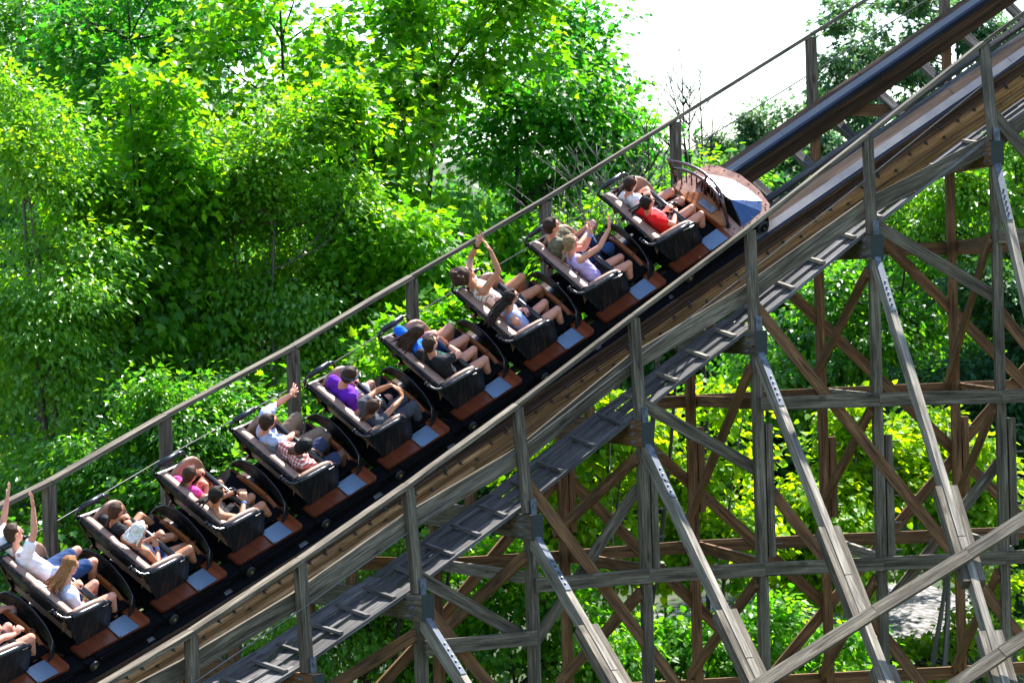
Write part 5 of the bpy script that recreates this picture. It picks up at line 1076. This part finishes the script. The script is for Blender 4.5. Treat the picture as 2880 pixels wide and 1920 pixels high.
tree('tulip_tree', 'tall pointed deep green tree whose right edge stands alone against the white sky', 'tree',
     [(1220, 130, 190, 260), (1300, 370, 190, 220), (1180, 430, 190, 240), (1310, 230, 150, 170), (1240, 610, 190, 200), (1400, 330, 60, 110)], 46, 'star', LM['tul'], 0.123, 461, 44, .44, base=1240, tr=.10, group=G, top=at(1195, -60, 46), fill=.3)
tree('maple_tree', 'yellow-green young maple with several slender pale stems left of centre', 'tree',
     [(640, 270, 60, 80), (730, 330, 60, 80), (520, 400, 60, 110), (800, 480, 60, 90), (640, 400, 140, 150), (520, 560, 150, 200), (720, 590, 150, 190), (600, 780, 210, 200), (480, 900, 170, 160), (740, 840, 130, 160)], 39.5, 'slim', LM['map'], 0.100, 645, 63, .40, base=650, tr=.06, bark='grey', group=G, multi=3, limbs=30, fill=.25)
tree('maple_tree', 'dense maple with pale glossy leaves filling the left edge of the picture', 'tree',
     [(20, 230, 70, 100), (120, 330, 70, 120), (230, 560, 80, 140), (60, 420, 120, 170), (110, 650, 200, 220), (60, 880, 200, 240), (250, 800, 170, 200), (170, 1100, 220, 180)], 37.5, 'slim', LM['map'], 0.100, 645, 63, .40, base=120, tr=.08, bark='grey', group=G, multi=2, fill=.3)
tree('maple_tree', 'low leafy maple just behind the far handrail at lower left', 'tree',
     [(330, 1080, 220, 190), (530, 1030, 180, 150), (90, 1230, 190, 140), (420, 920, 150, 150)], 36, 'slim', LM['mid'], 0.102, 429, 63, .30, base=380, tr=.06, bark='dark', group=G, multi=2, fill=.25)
tree('tulip_tree', 'shaded green tree in the gap between the two maples at left', 'tree',
     [(370, 260, 190, 240), (330, 560, 180, 260), (430, 760, 200, 220), (250, 120, 140, 160), (400, 40, 150, 120), (540, 40, 110, 110)], 47, 'star', LM['tul'], 0.131, 364, 47, .5, base=400, tr=.1, group=G)
tree('tulip_tree', 'small-leaved tree rising into the upper left corner', 'tree',
     [(70, 100, 150, 200), (160, 300, 150, 200), (330, 60, 110, 140), (20, 480, 130, 200), (100, -20, 160, 110), (300, -40, 140, 100)], 52, 'oval', LM['mid'], 0.128, 338, 52, .5, base=80, tr=.1, group=G)
tree('leafy_tree', 'tall green tree whose crown joins the two maples at left', 'tree',
     [(300, 400, 150, 210), (290, 620, 150, 180), (380, 730, 150, 150), (430, 520, 110, 150), (350, 260, 80, 110)], 39, 'star', LM['syc'], .15, 300, 42, .38, base=300, tr=.07, group=G, multi=2)
tree('leafy_tree', 'green tree filling the space right of the yellow-green maple', 'tree',
     [(860, 500, 130, 190), (830, 740, 150, 160), (930, 860, 130, 130), (760, 280, 80, 130), (960, 620, 100, 140)], 40, 'star', LM['syc'], .13, 300, 44, .36, base=850, tr=.06, group=G, multi=2)
tree('conifer_tree', 'dark blue-green conifer in the upper left behind the leafy crowns', 'tree',
     [(195, 0, 90, 150), (190, 150, 120, 120), (170, 320, 120, 160)], 58, 'needle', LM['hem'], 0.240, 180, 66, .6, base=195, tr=.12, group=G)
tree('leafy_tree', 'green tree behind the middle cars with large sunlit leaves', 'tree',
     [(900, 960, 180, 170), (1000, 860, 170, 160), (1130, 800, 150, 140), (800, 1080, 150, 120), (700, 1000, 130, 130)], 37.5, 'star', LM['syc'], 0.132, 287, 40, .36, base=900, tr=.05, group=G, multi=2)
tree('leafy_tree', 'shaded undergrowth tree low behind the last cars', 'tree',
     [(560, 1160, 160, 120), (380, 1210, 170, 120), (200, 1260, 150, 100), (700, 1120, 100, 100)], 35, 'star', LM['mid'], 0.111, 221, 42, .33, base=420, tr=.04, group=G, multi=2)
tree('leafy_tree', 'small bright green tree standing behind the lead car', 'tree',
     [(1500, 560, 120, 90), (1420, 640, 130, 100), (1350, 560, 110, 120), (1560, 470, 70, 70), (1660, 400, 70, 60)], 40, 'oval', LM['syc'], 0.097, 187, 45, .26, base=1450, tr=.05, group=G, multi=3)
tree('pine_tree', 'tall pine with tufted blue-green boughs at the upper right behind the track', 'pine tree',
     [(2060, 40, 150, 60), (1960, 130, 110, 45), (2190, 110, 130, 60), (2090, 200, 170, 50), (1950, 260, 80, 35), (2280, 40, 90, 70), (2180, 260, 110, 50), (2000, 340, 90, 45)], 56, 'needle', LM['pine'], 0.192, 260, 55, .30, base=2200, tr=.12, group=G, fill=.1, top=at(2195, -80, 56))
tree('pine_tree', 'smaller pine on the skyline between the bare branches and the far rail', 'pine tree',
     [(1780, 280, 80, 36), (1710, 340, 70, 34), (1850, 330, 80, 40), (1790, 390, 130, 40), (1880, 230, 40, 25)], 62, 'needle', LM['pine'], 0.192, 117, 55, .30, base=1800, tr=.08, group=G, fill=.1)
tree('leafy_tree', 'mid green tree filling the trestle bays at right below the track', 'tree',
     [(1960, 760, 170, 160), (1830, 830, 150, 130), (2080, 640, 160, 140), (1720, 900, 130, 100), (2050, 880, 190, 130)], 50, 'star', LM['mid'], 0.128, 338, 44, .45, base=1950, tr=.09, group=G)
tree('leafy_tree', 'pale sunlit tree at the right edge behind the topmost bents', 'tree',
     [(2290, 420, 120, 150), (2180, 520, 130, 120), (2330, 640, 100, 140), (2080, 470, 90, 80)], 48, 'slim', LM['map'], 0.128, 330, 52, .38, base=2320, tr=.08, group=G, multi=2)
tree('conifer_tree', 'dark hemlock at the right edge behind the lower trestle', 'tree',
     [(2290, 800, 150, 170), (2320, 1030, 120, 180), (2330, 1260, 100, 180), (2180, 900, 80, 90)], 47, 'needle', LM['hem'], 0.224, 288, 66, .42, base=2330, tr=.1, group=G, fill=.2)
for q, (bx, Y_, lob, lab) in enumerate((
    (1350, 41, [(1330, 1090, 130, 150), (1420, 1000, 120, 110), (1250, 1180, 110, 120), (1350, 1250, 130, 120)], 'bright yellow-green redbud behind the trestle just right of the catwalk'),
    (1640, 42, [(1620, 1030, 170, 130), (1560, 1150, 150, 130), (1720, 1160, 150, 140), (1640, 1290, 170, 110)], 'bright yellow-green redbud filling the second bay of the trestle'),
    (1900, 43, [(1900, 1060, 170, 140), (1860, 1200, 160, 120), (1990, 1170, 140, 130), (1850, 1330, 150, 80)], 'bright yellow-green redbud in the middle bays above the rubble'),
    (2150, 43.5, [(2130, 1060, 150, 130), (2100, 1200, 140, 110), (2220, 1150, 120, 130)], 'bright yellow-green redbud nearest the dark hemlock at right'))):
    tree('redbud_tree', lab, 'tree', lob, Y_, 'heart', LM['red'], 0.122, 230, 43, .34, base=bx, tr=.06, bark='grey', group='redbuds under the trestle', multi=2, fill=.15)
tree('shrub', 'leafy shrub below the redbuds at the foot of the trestle, bottom centre right', 'shrub',
     [(1700, 1450, 200, 110), (1500, 1430, 170, 120), (1900, 1520, 170, 90)], 40, 'heart', LM['syc'], 0.102, 260, 44, .32, base=1650, tr=.04, group=G, multi=2)
tree('shrub', 'sparse shrub over the grey rubble at lower right', 'shrub',
     [(2080, 1530, 150, 60), (2270, 1480, 110, 90), (2250, 1330, 70, 60)], 44, 'heart', LM['red'], 0.108, 110, 34, .32, base=2200, tr=.04, group=G, multi=2)
tree('shrub', 'sunlit shrub under the track at bottom centre', 'shrub',
     [(1180, 1420, 170, 130), (1010, 1480, 170, 110), (1320, 1500, 150, 90), (1100, 1300, 130, 90)], 38.5, 'star', LM['syc'], 0.111, 286, 42, .32, base=1150, tr=.04, group=G, multi=2)
tree('shrub', 'pale glossy shrub showing below the near rail at bottom left of centre', 'shrub',
     [(760, 1480, 170, 100), (560, 1530, 150, 80), (880, 1380, 130, 90), (980, 1300, 90, 70)], 38, 'slim', LM['map'], 0.096, 345, 52, .30, base=760, tr=.04, group=G, multi=2)
# bare twiggy trees
def bare(name, label, bx, by, Y_, tops, bark, r0=.05):
    b0 = at(bx, by, Y_); g = A(b0); g[2] = float(ground_z(A(g[0]), A(Y_))); root = empty(name, g, label, 'tree', 'leafless trees behind the train'); mb = MB()
    limb(mb, g, b0, r0, r0*.75, 8, .02)
    for tx, ty in tops:
        tp = at(tx, ty, Y_+rng.uniform(-.6, .6)); main = limb(mb, b0, tp, r0*.6, .006, 9, .05)
        for _ in range(13):
            i = rng.integers(2, 9); d = (tp-b0)/np.linalg.norm(tp-b0); sgn = rng.choice([-1, 1]); ln = rng.uniform(.25, .9)
            e = main[i]+(d*.8+A((sgn*rng.uniform(.3, .8), rng.uniform(-.4, .4), .1)))*ln; lp = limb(mb, main[i], e, .010, .003, 5, .08)
            for _ in range(3): j = rng.integers(1, 5); limb(mb, lp[j], lp[j]+(d*.6+A((rng.uniform(-.7, .7), rng.uniform(-.4, .4), rng.uniform(-.1, .4))))*rng.uniform(.1, .35), .005, .002, 3, .05)
    o = mb.build('branches', BK[bark], root, loc=g); o.location = (0, 0, 0)
bare('bare_tree', 'leafless grey tree standing against the white sky left of the far rail', 1600, 520, 47, [(1560, 100), (1530, 150), (1610, 130), (1640, 230), (1500, 240), (1585, 170)], 'dark', .045)
bare('bare_tree', 'leafless pale twigs behind the second and third cars', 1400, 640, 38.5, [(1300, 380), (1420, 400), (1370, 330), (1480, 420), (1250, 470)], 'twig', .010)
bare('bare_tree', 'thin leafless stems rising just right of the pointed green tree', 1500, 560, 44, [(1480, 250), (1530, 330), (1460, 330)], 'dark', .03)
# far wood: one mass of crowns on the hill
def far_wood(name, Y0, Y1, prof, n, label, m_, sz, seed):
    r = np.random.default_rng(seed); org = A((0, (Y0+Y1)/2, -4.)); pos = []
    for _ in range(n):
        Y = r.uniform(Y0, Y1); px = r.uniform(-200, 2560); top = np.interp(px, prof[0], prof[1]); py = top+r.random()**1.3*(1330-top); c0 = at(px, py, Y)
        m0 = 46; pos.append(c0+r.normal(size=(m0, 3))*A((.95, .95, .6)))
    p_ = np.concatenate(pos); N = len(p_); root = None
    o = leaves(name, p_, r.normal(size=(N, 3))+A((0, 0, -.6)), r.normal(size=(N, 3))*.6+A((0, 0, 1)), sz*r.uniform(.6, 1.3, N), 'oval', m_, None, org); o.location = org
    return tag(o, label, 'woodland', kind='stuff')
far_wood('distant_wood', 60, 70, ([-200, 0, 350, 600, 900, 1300, 1500, 1650, 1900, 2100, 2352, 2560], [120, 160, 250, 420, 500, 520, 500, 440, 430, 380, 330, 300]), 2000, 'distant wood on the hillside behind the nearer trees', LM['far'], .34, 3)
far_wood('distant_wood', 80, 110, ([-200, 0, 400, 900, 1300, 1650, 2000, 2352, 2560], [260, 300, 450, 520, 540, 450, 420, 380, 360]), 1400, 'hazy blue-green wood on the farthest ridge', LM['far'], .6, 4)
print('objects', len(bpy.data.objects))
